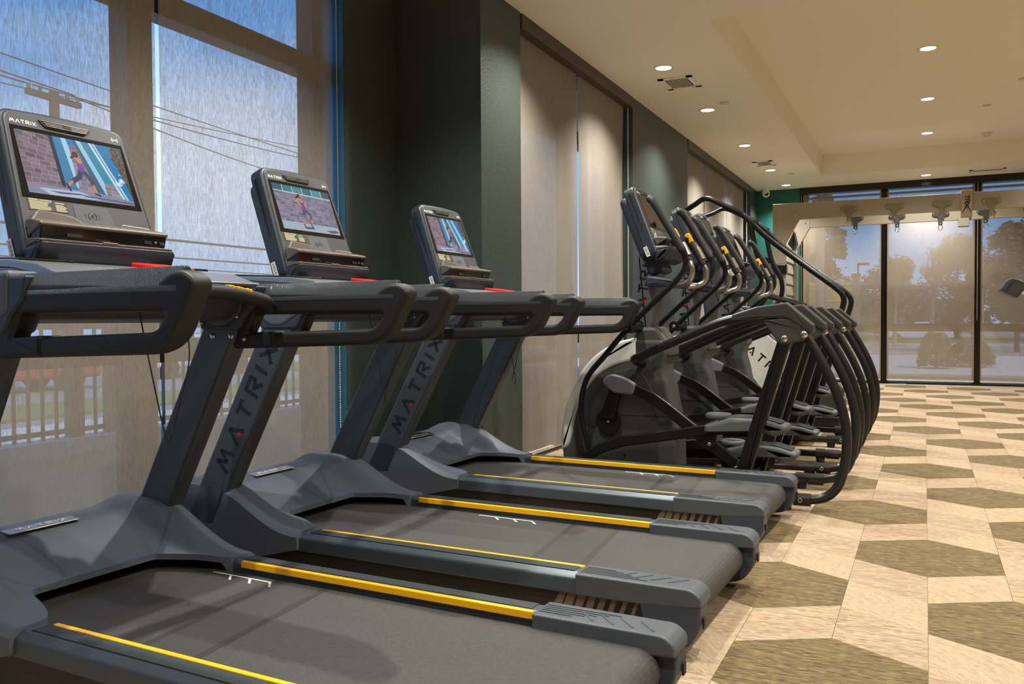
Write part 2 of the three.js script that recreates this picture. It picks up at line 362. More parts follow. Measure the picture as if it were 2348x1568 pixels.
chain('bead chain on the right mullion of the end wall', 0.69, -(FZ - 0.005), 0.95, 3.0);
chain('bead chain on the left mullion of the end window beside the frame post', -1.80, -(FZ - 0.005), 0.5, 3.0);
struct('baseboard_left', [zb(WX, WX + 0.012, 0, 0.1, 7.73, 9.78), zb(WX, WX + 0.012, 0, 0.1, 4.685, 5.262), zb(-3.1, WX + 0.012, 0, 0.1, 4.673, 4.685)], M.wallGreen);

// ---------------------------------------------------------------- ceiling fittings
const glow = new THREE.MeshStandardMaterial({ color: 0xffffff, emissive: 0xfffaf0, emissiveIntensity: 3.2, roughness: 0.6 });
const trimWhite = std(0xe9e3d6, 0.5);
function downlight(label, x, y, Z, power = 1) {
  const d = thing('recessed_downlight', label, 'ceiling light', [x, y, -Z], 0, 'recessed ceiling downlights');
  const ring = new THREE.LatheGeometry([[0.062, -0.002], [0.07, -0.007], [0.086, -0.005], [0.088, 0.0]].map(([a, b]) => new THREE.Vector2(a, b)), 32);
  mesh('trim_ring', ring, trimWhite, d);
  mesh('light_lens', new THREE.CylinderGeometry(0.064, 0.064, 0.004, 32).translate(0, -0.003, 0), glow, d);
  const s = new THREE.SpotLight(WARM, LAMP * power, 0, 1.12, 0.75, 2);
  s.position.set(x, y - 0.03, -Z); s.target.position.set(x, 0, -Z); s.castShadow = true; s.shadow.radius = 1.4;
  s.name = 'downlight_beam'; scene.add(s, s.target);
}
[[1.4, 'over the nearest treadmill'], [3.3, 'over the middle treadmill'], [5.12, 'over the farthest treadmill'], [6.95, 'left row, nearest one seen, before the square vent'], [8.54, 'left row, second one seen, by the small disc'], [10.48, 'left row, third one seen'], [12.37, 'left row, fourth one seen, behind the small vent'], [13.86, 'left row, last one, near the security camera']]
  .forEach(([z, t]) => downlight(`round recessed downlight ${t}`, -1.97, CH, z));
[[8.45, 'tray row, nearest one seen'], [10.38, 'tray row, second one seen'], [12.28, 'tray row, third one seen'], [6.55, 'tray row, just out of the top of the frame']].forEach(([z, t]) => downlight(`round recessed downlight ${t}`, 0.01, TH, z));
downlight('round recessed downlight in front of the black valance of the end wall', 0.0, CH, 13.87);
[[4.3], [2.3], [0.3]].forEach(([z], i) => downlight(`round recessed downlight over the open floor, out of frame ${['behind', 'above', 'beside'][i]} the camera`, 0.0, CH, z));
[[0.8], [3.0], [5.0]].forEach(([z], i) => downlight(`round recessed downlight of the right row, out of frame, ${['near', 'middle', 'far'][i]}`, 2.1, CH, z));
[[7.2], [9.4], [11.6]].forEach(([z], i) => downlight(`round recessed downlight of the right tray row, ${['near', 'middle', 'far'][i]}`, 2.1, TH, z));
function vent(label, x, y, Z, w, d, bars) {
  const v = thing('ceiling_vent', label, 'vent', [x, y, -Z], 0, 'ceiling air vents');
  mesh('frame', [box(-w / 2, w / 2, -0.008, -0.001, -d / 2, -d / 2 + 0.045), box(-w / 2, w / 2, -0.008, -0.001, d / 2 - 0.045, d / 2), box(-w / 2, -w / 2 + 0.05, -0.008, -0.001, -d / 2, d / 2), box(w / 2 - 0.05, w / 2, -0.008, -0.001, -d / 2, d / 2)], M.ceiling, v);
  mesh('duct', box(-w / 2 + 0.05, w / 2 - 0.05, -0.002, -0.001, -d / 2 + 0.045, d / 2 - 0.045), M.black, v);
  for (let i = 0; i < bars; i++) { const bx = -w / 2 + 0.06 + (w - 0.12) * (i + 0.5) / bars; mesh('louvre', new THREE.BoxGeometry(0.006, 0.008, d - 0.1).translate(bx, -0.006, 0), M.louvre, v); }
}
vent('square white ceiling vent beside the nearest seen downlight', -1.965, CH, 7.45, 0.3, 0.38, 9);
vent('small square ceiling vent in front of the fourth downlight', -1.96, CH, 11.8, 0.26, 0.36, 7);
vent('long slot ceiling vent near the end wall valance', 0.78, CH, 13.82, 0.46, 0.2, 14);
const disc = (label, x, y, Z) => tag(mesh('sprinkler_cover', new THREE.CylinderGeometry(0.045, 0.045, 0.008, 24).translate(x, y - 0.004, -Z), std(0xc9c2b2, 0.5)), label, 'sprinkler', 'flat round sprinkler covers');
disc('flat round cover plate right of the second downlight', -1.76, CH, 8.33);
disc('flat round cover plate right of the fourth downlight', -1.76, CH, 12.8);
disc('flat round cover plate in the tray ceiling right of the downlights', 0.61, TH, 11.0);
disc('round cover plate cut by the right frame edge', 0.87, TH, 9.95);
{
  const s = thing('smoke_detector', 'white round smoke detector hanging in the tray ceiling', 'smoke detector', [0.7, TH, -12.6]);
  mesh('base', new THREE.LatheGeometry([[0.001, -0.012], [0.08, -0.012], [0.09, 0]].map((p) => new THREE.Vector2(...p)), 28), trimWhite, s);
  mesh('cap', new THREE.LatheGeometry([[0.001, -0.055], [0.035, -0.052], [0.055, -0.03], [0.06, -0.012]].map((p) => new THREE.Vector2(...p)), 28), std(0xcfc8b8, 0.5), s);
  const c = thing('security_camera', 'white dome security camera in the far ceiling corner', 'camera', [-2.33, CH, -14.15]);
  mesh('mount', new THREE.CylinderGeometry(0.065, 0.055, 0.05, 24).translate(0, -0.025, 0), trimWhite, c);
  mesh('ball', new THREE.SphereGeometry(0.062, 24, 16).translate(0.01, -0.075, 0.02), trimWhite, c);
  mesh('lens', new THREE.CylinderGeometry(0.03, 0.03, 0.012, 20).rotateX(Math.PI / 2 - 0.4).translate(0.03, -0.09, 0.075), M.blackGloss, c);
}

// ---------------------------------------------------------------- treadmills
function canvasTex(W, H, draw) {
  const c = document.createElement('canvas'); c.width = W; c.height = H;
  draw(c.getContext('2d'), W, H);
  const t = new THREE.CanvasTexture(c); t.colorSpace = THREE.SRGBColorSpace; t.magFilter = THREE.LinearFilter;
  return t;
}
function bricks(g, x0, y0, x1, y1, rows, slope0, slope1, col, line, seed) {   // receding stone wall between x0 and x1
  const r = rng(seed);
  for (let i = 0; i < rows; i++) {
    const ya = y0 + (y1 - y0) * i / rows, yb = y0 + (y1 - y0) * (i + 1) / rows;
    let x = x0 - r() * 30;
    while (x < x1) {
      const w = 34 + r() * 34, xa = Math.max(x0, x), xb = Math.min(x1, x + w), at = (y, xx) => y + (slope0 + (slope1 - slope0) * (y - y0) / (y1 - y0)) * (xx - x0), k = 0.82 + 0.3 * r();
      if (xb > xa) {
        g.fillStyle = `rgb(${col.map((c) => Math.round(c * k)).join(',')})`; g.strokeStyle = line; g.lineWidth = 1.4;
        g.beginPath(); g.moveTo(xa, at(ya, xa)); g.lineTo(xb, at(ya, xb)); g.lineTo(xb, at(yb, xb)); g.lineTo(xa, at(yb, xa)); g.closePath(); g.fill(); g.stroke();
      }
      x += w;
    }
  }
}
const limb = (g, pts, w, col) => { g.strokeStyle = col; g.lineWidth = w; g.lineCap = 'round'; g.lineJoin = 'round'; g.beginPath(); pts.forEach((p, i) => (i ? g.lineTo(...p) : g.moveTo(...p))); g.stroke(); };
const polyFill = (g, pts, col) => { g.fillStyle = col; g.beginPath(); pts.forEach((p, i) => (i ? g.lineTo(...p) : g.moveTo(...p))); g.closePath(); g.fill(); };
const picA = canvasTex(640, 400, (g, W, H) => {      // runner before a glass front under a blue sky
  g.fillStyle = '#0f7fb8'; g.fillRect(0, 0, W, H);
  bricks(g, 0, -70, 240, 400, 14, 0.32, -0.08, [128, 112, 124], '#c9c2da', 3);
  polyFill(g, [[190, 0], [214, 0], [224, 330], [200, 330]], '#2b3348');
  polyFill(g, [[214, 0], [265, 0], [290, 330], [224, 330]], '#3f86b4'); polyFill(g, [[262, 0], [292, 0], [330, 330], [290, 330]], '#a9dcf4');
  bricks(g, 300, 40, 420, 400, 12, 0.04, 0, [138, 130, 148], '#bdb8cc', 5);
  polyFill(g, [[330, 0], [356, 0], [470, 370], [420, 370]], '#41637f'); polyFill(g, [[350, 0], [380, 0], [500, 350], [462, 350]], '#9fd3ee');
  polyFill(g, [[380, 0], [440, 0], [575, 350], [500, 350]], '#2f8fae'); bricks(g, 470, 270, 560, 400, 6, 0.06, 0, [140, 136, 150], '#c4c0d0', 6);
  polyFill(g, [[430, 0], [466, 0], [610, 370], [572, 370]], '#cfeafa'); polyFill(g, [[446, 0], [456, 0], [598, 370], [588, 370]], '#5d8fae');
  const r = rng(9);
  for (let i = 0; i < 9; i++) { g.fillStyle = 'rgba(235,245,252,0.7)'; g.beginPath(); g.arc(540 + r() * 70, 150 + r() * 120, 6 + r() * 12, 0, 7); g.fill(); }
  for (let i = 0; i < 260; i++) { const t = r(); g.fillStyle = ['#5b4a40', '#4a3d3a', '#7a5a44', '#3d3a30'][i % 4]; g.beginPath(); g.arc(560 + t * 80 + r() * 30, 10 + r() * (60 + 330 * t), 4 + r() * 6, 0, 7); g.fill(); }
  polyFill(g, [[0, 335], [420, 345], [640, 370], [640, 400], [0, 400]], '#8c8ea6'); polyFill(g, [[60, 360], [300, 352], [420, 392], [120, 398]], '#b9c9dc'); polyFill(g, [[300, 372], [640, 380], [640, 392], [330, 384]], '#5f6484'); polyFill(g, [[120, 372], [300, 366], [330, 374], [180, 384]], '#5f6484');
  limb(g, [[338, 205], [322, 250], [272, 288]], 30, '#3d4560'); limb(g, [[268, 290], [238, 318]], 17, '#d98a5c'); limb(g, [[232, 310], [246, 352]], 11, '#1d2438');
  limb(g, [[352, 205], [388, 262], [398, 292]], 28, '#444c66'); limb(g, [[398, 298], [404, 344]], 15, '#d98a5c'); limb(g, [[396, 352], [424, 362]], 10, '#1d2438');
  limb(g, [[342, 150], [344, 196]], 36, '#8a4aa2'); limb(g, [[330, 122], [344, 146]], 30, '#c98a66'); limb(g, [[326, 104], [310, 90], [352, 140]], 12, '#d99668');
  g.fillStyle = '#5a3426'; g.beginPath(); g.arc(326, 102, 20, 0, 7); g.fill(); limb(g, [[320, 104], [300, 126]], 16, '#6a3a26');
});
const picB = canvasTex(640, 400, (g, W, H) => {      // runner along a stone wall with a strip of windows
  g.fillStyle = '#8e8ca0'; g.fillRect(0, 0, W, H);
  bricks(g, 0, 60, 640, 330, 11, 0.035, 0.0, [128, 124, 146], '#bdbace', 13);
  polyFill(g, [[0, 0], [640, 0], [640, 66], [0, 58]], '#2f6d80');
  for (let i = 0; i < 6; i++) { g.fillStyle = ['#35647a', '#2f7f8c', '#3a8f96', '#2c6b7c', '#3a95a0', '#3b5068'][i]; g.fillRect(i * 108 + 4, 2, 100, 54); }
  g.fillStyle = '#dfe9f0'; polyFill(g, [[0, 56], [640, 64], [640, 71], [0, 63]], '#dfe9f0'); for (const x of [104, 212, 320, 428, 536]) g.fillRect(x, 0, 6, 62);
  polyFill(g, [[0, 326], [640, 334], [640, 400], [0, 400]], '#a5b6c6');
  for (let i = 0; i < 12; i++) limb(g, [[i * 60, 330], [i * 74 - 60, 400]], 1.5, '#cfdae4'); limb(g, [[0, 356], [640, 362]], 1.5, '#cfdae4');
  polyFill(g, [[230, 362], [330, 356], [350, 372], [260, 380]], '#4c5a72'); polyFill(g, [[480, 372], [600, 360], [636, 380], [540, 392]], '#56627c');
  limb(g, [[286, 205], [268, 262]], 30, '#434c68'); limb(g, [[268, 262], [262, 288]], 20, '#6f7f94'); limb(g, [[262, 296], [250, 336]], 15, '#d08a60'); limb(g, [[238, 338], [252, 368]], 10, '#1c2436');
  limb(g, [[296, 205], [342, 244], [344, 282]], 27, '#4a5672'); limb(g, [[344, 288], [330, 330]], 14, '#d08a60'); limb(g, [[318, 334], [340, 362]], 10, '#1c2436');
  limb(g, [[288, 138], [290, 196]], 36, '#8a2f9a'); limb(g, [[262, 108], [286, 130]], 26, '#c98a66'); limb(g, [[254, 104], [228, 130], [262, 168]], 13, '#d99668'); limb(g, [[304, 150], [322, 170], [322, 142]], 12, '#d99668');
  g.fillStyle = '#3a2420'; g.beginPath(); g.arc(270, 82, 19, 0, 7); g.fill(); limb(g, [[262, 86], [238, 96]], 16, '#3a2420'); g.fillStyle = '#c98a66'; g.beginPath(); g.arc(282, 84, 11, 0, 7); g.fill();
});
const screenMat = (t) => new THREE.MeshStandardMaterial({ color: 0x050505, roughness: 0.25, emissive: 0xffffff, emissiveMap: t, emissiveIntensity: 0.7 });
const SCREEN = [screenMat(picA), screenMat(picB)];
const linesTex = canvasTex(256, 128, (g, W, H) => { g.fillStyle = '#3a3833'; g.fillRect(0, 0, W, H); g.fillStyle = '#d8cfa8'; g.fillRect(8, 8, 60, 9); g.fillRect(76, 9, 80, 7); const r = rng(4); for (let i = 0; i < 9; i++) { g.fillRect(10, 26 + i * 11, 110 + r() * 34, 5); if (i > 1) g.fillRect(176, 26 + i * 11, 50 + r() * 26, 5); } g.fillRect(176, 24, 62, 8); });
const serialTex = canvasTex(64, 160, (g) => { g.fillStyle = '#e8eae6'; g.fillRect(0, 0, 64, 160); g.fillStyle = '#4a4e50'; const r = rng(8); for (let y = 16; y < 144; y += 4) if (r() < 0.65) g.fillRect(18, y, 30, 2.4); });
M.linesLabel = std(0xffffff, 0.5, 0, { map: linesTex }); M.serialLabel = std(0xffffff, 0.5, 0, { map: serialTex });
const card = (w, h) => new THREE.PlaneGeometry(w, h);
function picture(name, w, h, mat, parent, x, y, z) { const m = new THREE.Mesh(card(w, h), mat); m.name = name; m.position.set(x, y, z); m.castShadow = m.receiveShadow = true; parent.add(m); return m; }

// A console in its own frame: x to the user's right, y up the face, z out of the face
function console_(parent, { w0, w1, h, depth, screen, x, y, tilt, z = 0, shelf = true }) {
  const face = poly([[-w0 / 2, 0, 0.05], [w0 / 2, 0, 0.05], [w1 / 2, h, 0.045], [0, h + 0.012, 0.2], [-w1 / 2, h, 0.045]]);
  const c = mesh('console', [ext(face, -depth * 0.55, 0.008, 0.012, 3), ext(poly([[-w0 / 2 + 0.035, 0.03, 0.04], [w0 / 2 - 0.035, 0.03, 0.04], [w1 / 2 - 0.02, h * 0.93, 0.05], [-w1 / 2 + 0.02, h * 0.93, 0.05]]), -depth, -depth * 0.4, 0.025, 3), box(-0.11, 0.11, -0.07, 0.04, -depth, -0.02, 0.02)], M.consoleShell, parent);
  c.rotation.set(-tilt, Math.PI / 2, 0, 'YXZ'); c.position.set(x, y, z);
  const k = 0.014, at = (v) => (w0 + (w1 - w0) * v / h) / 2;
  mesh('face_plate', ext(poly([[-w0 / 2 + k, k, 0.045], [w0 / 2 - k, k, 0.045], [w1 / 2 - k, h - k * 0.7, 0.04], [0, h - 0.002, 0.2], [-w1 / 2 + k, h - k * 0.7, 0.04]]), 0.0, 0.012, 0.003), M.consoleFace, c);
  const s0 = h * 0.415, s1 = h * 0.885, a0 = at(s0) - 0.026, a1 = at(s1) - 0.028;
  mesh('bezel', ext(poly([[-a0, s0], [a0, s0], [a1, s1], [-a1, s1]]), 0.008, 0.0136), M.blackGloss, c);
  const sw = (a0 + a1) - 0.032, sh = s1 - s0 - 0.028;
  picture('screen', sw, sh, screen, c, 0, (s0 + s1) / 2, 0.0142);
  // speaker grille above the screen
  mesh('grille_frame', ext(poly([[-0.075, h * 0.905], [0.06, h * 0.905], [0.085, h * 0.955], [-0.095, h * 0.955]], 0.008), 0.01, 0.016, 0.002), M.slateDark, c);
  for (let i = 0; i < 4; i++) mesh('grille_slat', box(-0.072 - i * 0.004, 0.06 + i * 0.004, h * 0.913 + i * 0.0052, h * 0.913 + i * 0.0052 + 0.0022, 0.015, 0.0185), M.steel, c);
  mesh('grille_badge', box(-0.016, 0.012, h * 0.918, h * 0.938, 0.0165, 0.0195), M.black, c);
  const L = lettering('MATRIX', h * 0.022, 0.42, 0.22, 0.001);
  L.gs.forEach((g_) => mesh('letter', ((g) => g.translate(-w1 / 2 + 0.03, h * 0.905, 0.0118))(g_), M.white, c));
  const arcs = [0.006, 0.011].flatMap((q) => [0, 1].map((m) => new THREE.TorusGeometry(q, 0.0012, 6, 8, 1.4).rotateZ(m ? Math.PI - 0.7 : -0.7).translate(w1 / 2 - 0.045, h * 0.92, 0.0122)));
  mesh('sensor_icon', [...arcs, new THREE.CylinderGeometry(0.002, 0.002, 0.001, 10).rotateX(Math.PI / 2).translate(w1 / 2 - 0.045, h * 0.92, 0.0122)], M.white, c);
  picture('instruction_label', w0 * 0.26, h * 0.075, M.linesLabel, c, -w0 * 0.27, h * 0.372, 0.0128);
  mesh('keypad', ext(poly([[-w0 * 0.1, h * 0.26], [w0 * 0.18, h * 0.26], [w0 * 0.15, h * 0.4], [-w0 * 0.1, h * 0.4]], 0.012), 0.011, 0.0135, 0.001), std(0x5c5e60, 0.65, 0, { bumpMap: gripTex, bumpScale: 0.0006 }), c);
  mesh('keypad_mark', [box(-0.014, -0.0125, h * 0.315, h * 0.345, 0.013, 0.0142), box(0.0325, 0.034, h * 0.315, h * 0.345, 0.013, 0.0142), new THREE.TorusGeometry(0.012, 0.0012, 6, 14, 2.2).rotateZ(2.04).translate(0.008, h * 0.33, 0.0138), new THREE.TorusGeometry(0.012, 0.0012, 6, 14, 2.2).rotateZ(-1.1).translate(0.012, h * 0.33, 0.0138), new THREE.TorusGeometry(0.004, 0.001, 6, 12).translate(0.01, h * 0.33, 0.0138)], M.letterDark, c);
  if (shelf) {
    const r = w0 * 0.46;                            // reading rack with a dip for the keypad
    const top = [[-r * 0.86, 0.04], [r, 0.04], [r, h * 0.215], [r * 0.93, h * 0.275], [r * 0.42, h * 0.285], [r * 0.4, h * 0.235], [-r * 0.1, h * 0.235], [-r * 0.3, h * 0.3], [-r * 0.8, h * 0.325], [-r * 0.98, h * 0.23]];
    const rk = mesh('rack', [ext(poly(top, 0.012), 0.012, 0.03, 0.005), ext(poly([[0.012, h * 0.15], [0.02, h * 0.255], [0.045, h * 0.243], [0.086, h * 0.19], [0.086, h * 0.17]], 0.006), -r * 0.98, r, 0.005).rotateY(-Math.PI / 2)], M.rack, c);
    mesh('port_face', ext(poly([[0.012, h * 0.172], [0.082, h * 0.171], [0.058, h * 0.1], [0.012, h * 0.1]], 0.003), -r * 0.96, r * 0.98, 0.003).rotateY(-Math.PI / 2), M.blackGloss, rk);
    for (const [pa, pb] of [[-0.62, -0.4], [0.58, 0.7], [0.84, 0.92]]) mesh('port', box(r * pa, r * pb, h * 0.12, h * 0.145, 0.06, 0.0715), M.slateDark, rk);
    mesh('jack', new THREE.CylinderGeometry(0.004, 0.004, 0.008, 10).rotateX(Math.PI / 2).translate(r * 0.77, h * 0.132, 0.069), M.steel, rk);
    mesh('ledge', ext(poly([[0.0, h * 0.085], [0.074, h * 0.07], [0.08, h * 0.088], [0.0, h * 0.16]], 0.006), -w0 * 0.475, w0 * 0.475, 0.01).rotateY(-Math.PI / 2), M.rack, c);
    mesh('chin', ext(poly([[-0.03, -0.02], [0.035, -0.025, 0.03], [0.072, 0.012, 0.03], [0.08, h * 0.072, 0.006], [0.0, h * 0.1]], 0.012), -w0 * 0.485, w0 * 0.485, 0.014, 3).rotateY(-Math.PI / 2), M.consoleShell, c);
    mesh('key', box(-0.03, 0.02, h * 0.088, h * 0.096, 0.066, 0.08), M.steel, c);
  }
  // seam and stickers on the left flank
  mesh('side_groove', box(-at(h * 0.42) - 0.001, -at(h * 0.42) + 0.01, h * 0.3, h * 0.92, -0.03, -0.024), M.black, c);
  const st = picture('serial_label', 0.024, 0.06, M.serialLabel, c, -at(h * 0.1) + 0.0015, h * 0.12, -depth * 0.42); st.rotation.y = -Math.PI / 2 - 0.03; st.position.x -= 0.003;
  return c;
}
function coverHeight(x, z) {              // hood over the motor, local coordinates
  const k = (a, b, t) => a + (b - a) * Math.min(1, Math.max(0, t)), sm = (t) => { t = Math.min(1, Math.max(0, t)); return t * t * (3 - 2 * t); };
  const q = Math.abs(z);
  const side = x > -1.96 ? 0.222 + 0.155 * sm((-1.5 - x) / 0.46) ** 1.25 : 0.377 - 0.1 * sm((-2.08 - x) / 0.22);
  const mid = x > -2.0 ? 0.232 + 0.105 * sm((-1.72 - x) / 0.34) : 0.337 + 0.012 * sm((-2.0 - x) / 0.08) - 0.08 * sm((-2.1 - x) / 0.2);
  return k(mid, side, sm((q - 0.24) / 0.1));
}
function treadmill(label, pos, turn, screen, stripeX, marksX) {
  const t = thing('treadmill', label, 'treadmill', pos, turn, 'treadmills in a row facing the window');
  // running belt, a closed loop round the rear roller
  { const s = new THREE.Shape(); s.moveTo(-2.1, 0.178); s.lineTo(-0.1, 0.178); s.absarc(-0.1, 0.118, 0.06, Math.PI / 2, -Math.PI / 2, true); s.lineTo(-2.1, 0.058); s.closePath();
    const b = mesh('belt', ext(s, -0.312, 0.312), M.belt, t);
    const P = (x, z) => new THREE.Vector2(x, z);
    const sheet = (pts, y) => new THREE.ShapeGeometry(new THREE.Shape(pts.map(([x, z]) => P(x, z)))).rotateX(-Math.PI / 2).translate(0, y, 0);   // x, -z
    mesh('belt_band', sheet([[stripeX - 0.06, -0.31], [stripeX + 0.1, -0.31], [stripeX + 0.02, 0.31], [stripeX - 0.14, 0.31]], 0.1786), M.beltBand, b);
    mesh('belt_band_edge', [sheet([[stripeX - 0.085, -0.31], [stripeX - 0.06, -0.31], [stripeX - 0.14, 0.31], [stripeX - 0.165, 0.31]], 0.1786), sheet([[stripeX + 0.1, -0.31], [stripeX + 0.125, -0.31], [stripeX + 0.045, 0.31], [stripeX + 0.02, 0.31]], 0.1786)], M.beltEdge, b);
    for (let i = 0; i < 3; i++) mesh('belt_mark', [sheet([[marksX + i * 0.085, 0.288], [marksX + i * 0.085 + 0.085, 0.288], [marksX + i * 0.085 + 0.085, 0.281], [marksX + i * 0.085, 0.281]], 0.1786), sheet([[marksX + i * 0.085 + 0.075, 0.284], [marksX + i * 0.085 + 0.085, 0.284], [marksX + i * 0.085 + 0.12, 0.245], [marksX + i * 0.085 + 0.11, 0.245]], 0.1786)], M.white, b);
  }
  mesh('roller', cyl([-0.1, 0.118, -0.32], [-0.1, 0.118, 0.32], 0.055, 0.055, 24), M.black, t);
  for (const s of [1, -1]) {
    const zz = (a, b) => (s > 0 ? [a, b] : [-b, -a]);
    mesh('side_rail', ext(poly([[0.326, 0.15], [0.326, 0.205], [0.335, 0.2155], [0.385, 0.2155], [0.412, 0.2], [0.415, 0.15]].map(([a, b]) => [s * a, b]), 0.008), 0.36, 1.55, 0.002).rotateY(-Math.PI / 2), M.rail, t);
    mesh('rail_tread', box(-1.48, -0.41, 0.2145, 0.2175, ...zz(0.34, 0.385)), std(0x2f3638, 0.6, 0, { bumpMap: gripTex, bumpScale: 0.0008 }), t);
    mesh('yellow_strip', box(-1.47, -0.4, 0.194, 0.2165, ...zz(0.318, 0.334), 0.003), M.yellow, t).userData.label = 'yellow edge strip';
    mesh('skirt', ext(poly([[-2.05, 0.06], [-0.1, 0.06], [-0.1, 0.182], [-2.05, 0.182]], 0.006), ...zz(0.375, 0.402), 0.003), M.skirt, t);
    // rear cap: flat top, rounded foot
    const cap = mesh('rear_cap', [ext(poly([[-0.395, 0.152], [-0.395, 0.2165], [-0.03, 0.2165, 0.03], [0.0, 0.195, 0.03], [0.0, 0.165], [-0.19, 0.152], [-0.395, 0.15]], 0.006), ...zz(0.305, 0.418), 0.006, 3)], M.capPlastic, t);
    mesh('end_foot', ext(poly([[-0.19, 0.168], [-0.002, 0.168], [-0.004, 0.1, 0.05], [-0.045, 0.03, 0.05], [-0.13, 0.018, 0.03], [-0.165, 0.05, 0.02]], 0.008), ...zz(0.33, 0.417), 0.008, 3), M.slateDark, t);
    mesh('cap_rib', [0, 1, 2, 3, 4].map((i) => box(-0.385, -0.29 + 0.03 * i, 0.2155, 0.2185, ...zz(0.332 + i * 0.014, 0.337 + i * 0.014))), M.capPlastic, cap);
    mesh('cap_groove', [0, 1, 2, 3].map((i) => new THREE.BoxGeometry(0.07, 0.003, 0.006).rotateY(s * 0.8).translate(-0.25 + i * 0.055, 0.2165, s * 0.352)), M.rail, cap);
    mesh('socket', box(-0.002, 0.003, 0.1, 0.13, ...zz(0.37, 0.392)), M.black, t);
    for (let i = 0; i < 9; i++) { const w = 0.004 + i * 0.003, x = -0.46 + i * 0.034; mesh('vent_slot', ext(new THREE.Shape([[x, 0.07], [x + w, 0.07], [x + w + 0.03, 0.15], [x + 0.03, 0.15]].map((p) => new THREE.Vector2(...p))), ...zz(0.4015, 0.4035)), M.black, t); }
    mesh('vent_plate', ext(poly([[-0.5, 0.068], [-0.17, 0.068], [-0.15, 0.152], [-0.45, 0.152]], 0.004), ...zz(0.4, 0.4022)), std(0x6a5d4b, 0.5), t);
    mesh('side_vent', ext(poly([[-0.17, 0.065], [-0.15, 0.03], [-0.13, 0.15], [-0.14, 0.155]], 0.005), ...zz(0.39, 0.404), 0.002), M.black, t);
    // upright, leaning back over the hood
    const up = mesh('upright', ext(poly([[-2.1, 0.2], [-1.935, 0.2], [-1.485, 1.02], [-1.65, 1.02]], 0.004), ...zz(0.352, 0.425), 0.012, 3), M.uprightPaint, t);
    const L = lettering('MATRIX', 0.066, 0.62, 0.25, 0.001), ang = Math.atan2(0.82, 0.45), mid = [-1.885, 0.43];
    const place = (g) => g.translate(0, -0.031, 0).rotateZ(ang).translate(mid[0], mid[1], 0);
    if (s > 0) {
      L.gs.forEach((g_) => mesh('letter', ((g) => place(g).translate(0, 0, 0.4245))(g_), M.letterDark, up));
      mesh('lettering_dot', place(new THREE.CylinderGeometry(0.009, 0.009, 0.002, 16).rotateX(Math.PI / 2).translate(L.at('A') + 0.045, 0.014, 0)).translate(0, 0, 0.4255), M.redDot, up).userData.label = 'red dot';
    } else L.gs.forEach((g_) => mesh('letter', ((g) => place(g.rotateY(Math.PI).translate(L.width, 0, 0)).translate(0, 0, -0.4245))(g_), M.letterDark, up));
    // bracket that carries the dashboard
    const br = mesh('bracket', ext(poly([[-1.72, 1.12], [-1.4, 1.12], [-1.42, 1.06], [-1.47, 1.02], [-1.5, 0.975], [-1.67, 0.975], [-1.685, 1.02], [-1.74, 1.05]], 0.012), ...zz(0.345, 0.43), 0.008), M.slateDark, t);
    const inner = s > 0 ? 0.3515 : -0.3515;
    for (const [bx, by, bz, q] of [[-1.62, 0.955, inner, 0.011], [-1.535, 0.955, inner, 0.011], [-1.665, 1.0, s * 0.344, 0.007], [-1.5, 1.02, s * 0.344, 0.007]]) mesh('bolt', screw(bx, by, bz, q, -s), M.chrome, br);
    // handrail loop
    const out = poly([[-1.5, 1.1, 0.02], [-0.945, 1.092, 0.01], [-0.905, 1.114, 0.02], [-0.86, 1.116, 0.03], [-0.822, 1.09, 0.025], [-0.895, 0.96, 0.05], [-0.96, 0.93, 0.06], [-1.54, 0.912, 0.01], [-1.56, 0.94, 0.01], [-1.5, 1.03, 0.01]]);
    out.holes.push(poly([[-1.445, 1.026, 0.01], [-1.48, 0.964, 0.005], [-0.955, 0.98, 0.03], [-0.918, 1.026, 0.02]]));
    const hr = mesh('handrail', ext(out, ...zz(0.366, 0.424), 0.014, 4), M.rubber, t);
    mesh('grip_pad', ext(poly([[0.365, 1.07], [0.425, 1.07], [0.4245, 1.084], [0.414, 1.108], [0.402, 1.128], [0.388, 1.128], [0.376, 1.108], [0.3655, 1.084]].map(([a, b]) => [s * a, b - 0.002]), 0.004), 0.88, 1.475, 0.004).rotateY(-Math.PI / 2), M.gripTop, hr);
    mesh('rail_sleeve', [ext(poly([[-1.46, 0.918], [-1.36, 0.921], [-1.36, 0.971], [-1.47, 0.966]], 0.008), ...zz(0.362, 0.428), 0.008)], M.black, hr);
    mesh('rail_bolt', screw(-1.49, 0.945, s * 0.3655, 0.008, -s), M.chrome, hr);
    mesh('rail_cover', ext(poly([[-1.76, 1.13], [-1.47, 1.135], [-1.475, 1.03], [-1.56, 0.985], [-1.62, 0.985], [-1.7, 1.03]], 0.02), ...zz(0.342, 0.434), 0.014, 3), M.slate, t);
  }
  // hood
  { const nx = 26, nz = 48, pos = [], idx = [], X = (i, z) => { const q = Math.abs(z), k = Math.min(1, Math.max(0, (q - 0.2) / 0.13)), f = -1.75 + 0.24 * (k * k * (3 - 2 * k)); return f + (-2.29 - f) * i / nx; };
    for (let j = 0; j <= nz; j++) { const z = -0.425 + 0.85 * j / nz; for (let i = 0; i <= nx; i++) { const x = X(i, z), e = Math.max(0, Math.abs(z) - 0.4) / 0.025; pos.push(x, coverHeight(x, z) - 0.02 * e * e, z); } }
    for (let j = 0; j < nz; j++) for (let i = 0; i < nx; i++) { const a = j * (nx + 1) + i, b = a + nx + 1; idx.push(a, b, a + 1, b, b + 1, a + 1); }
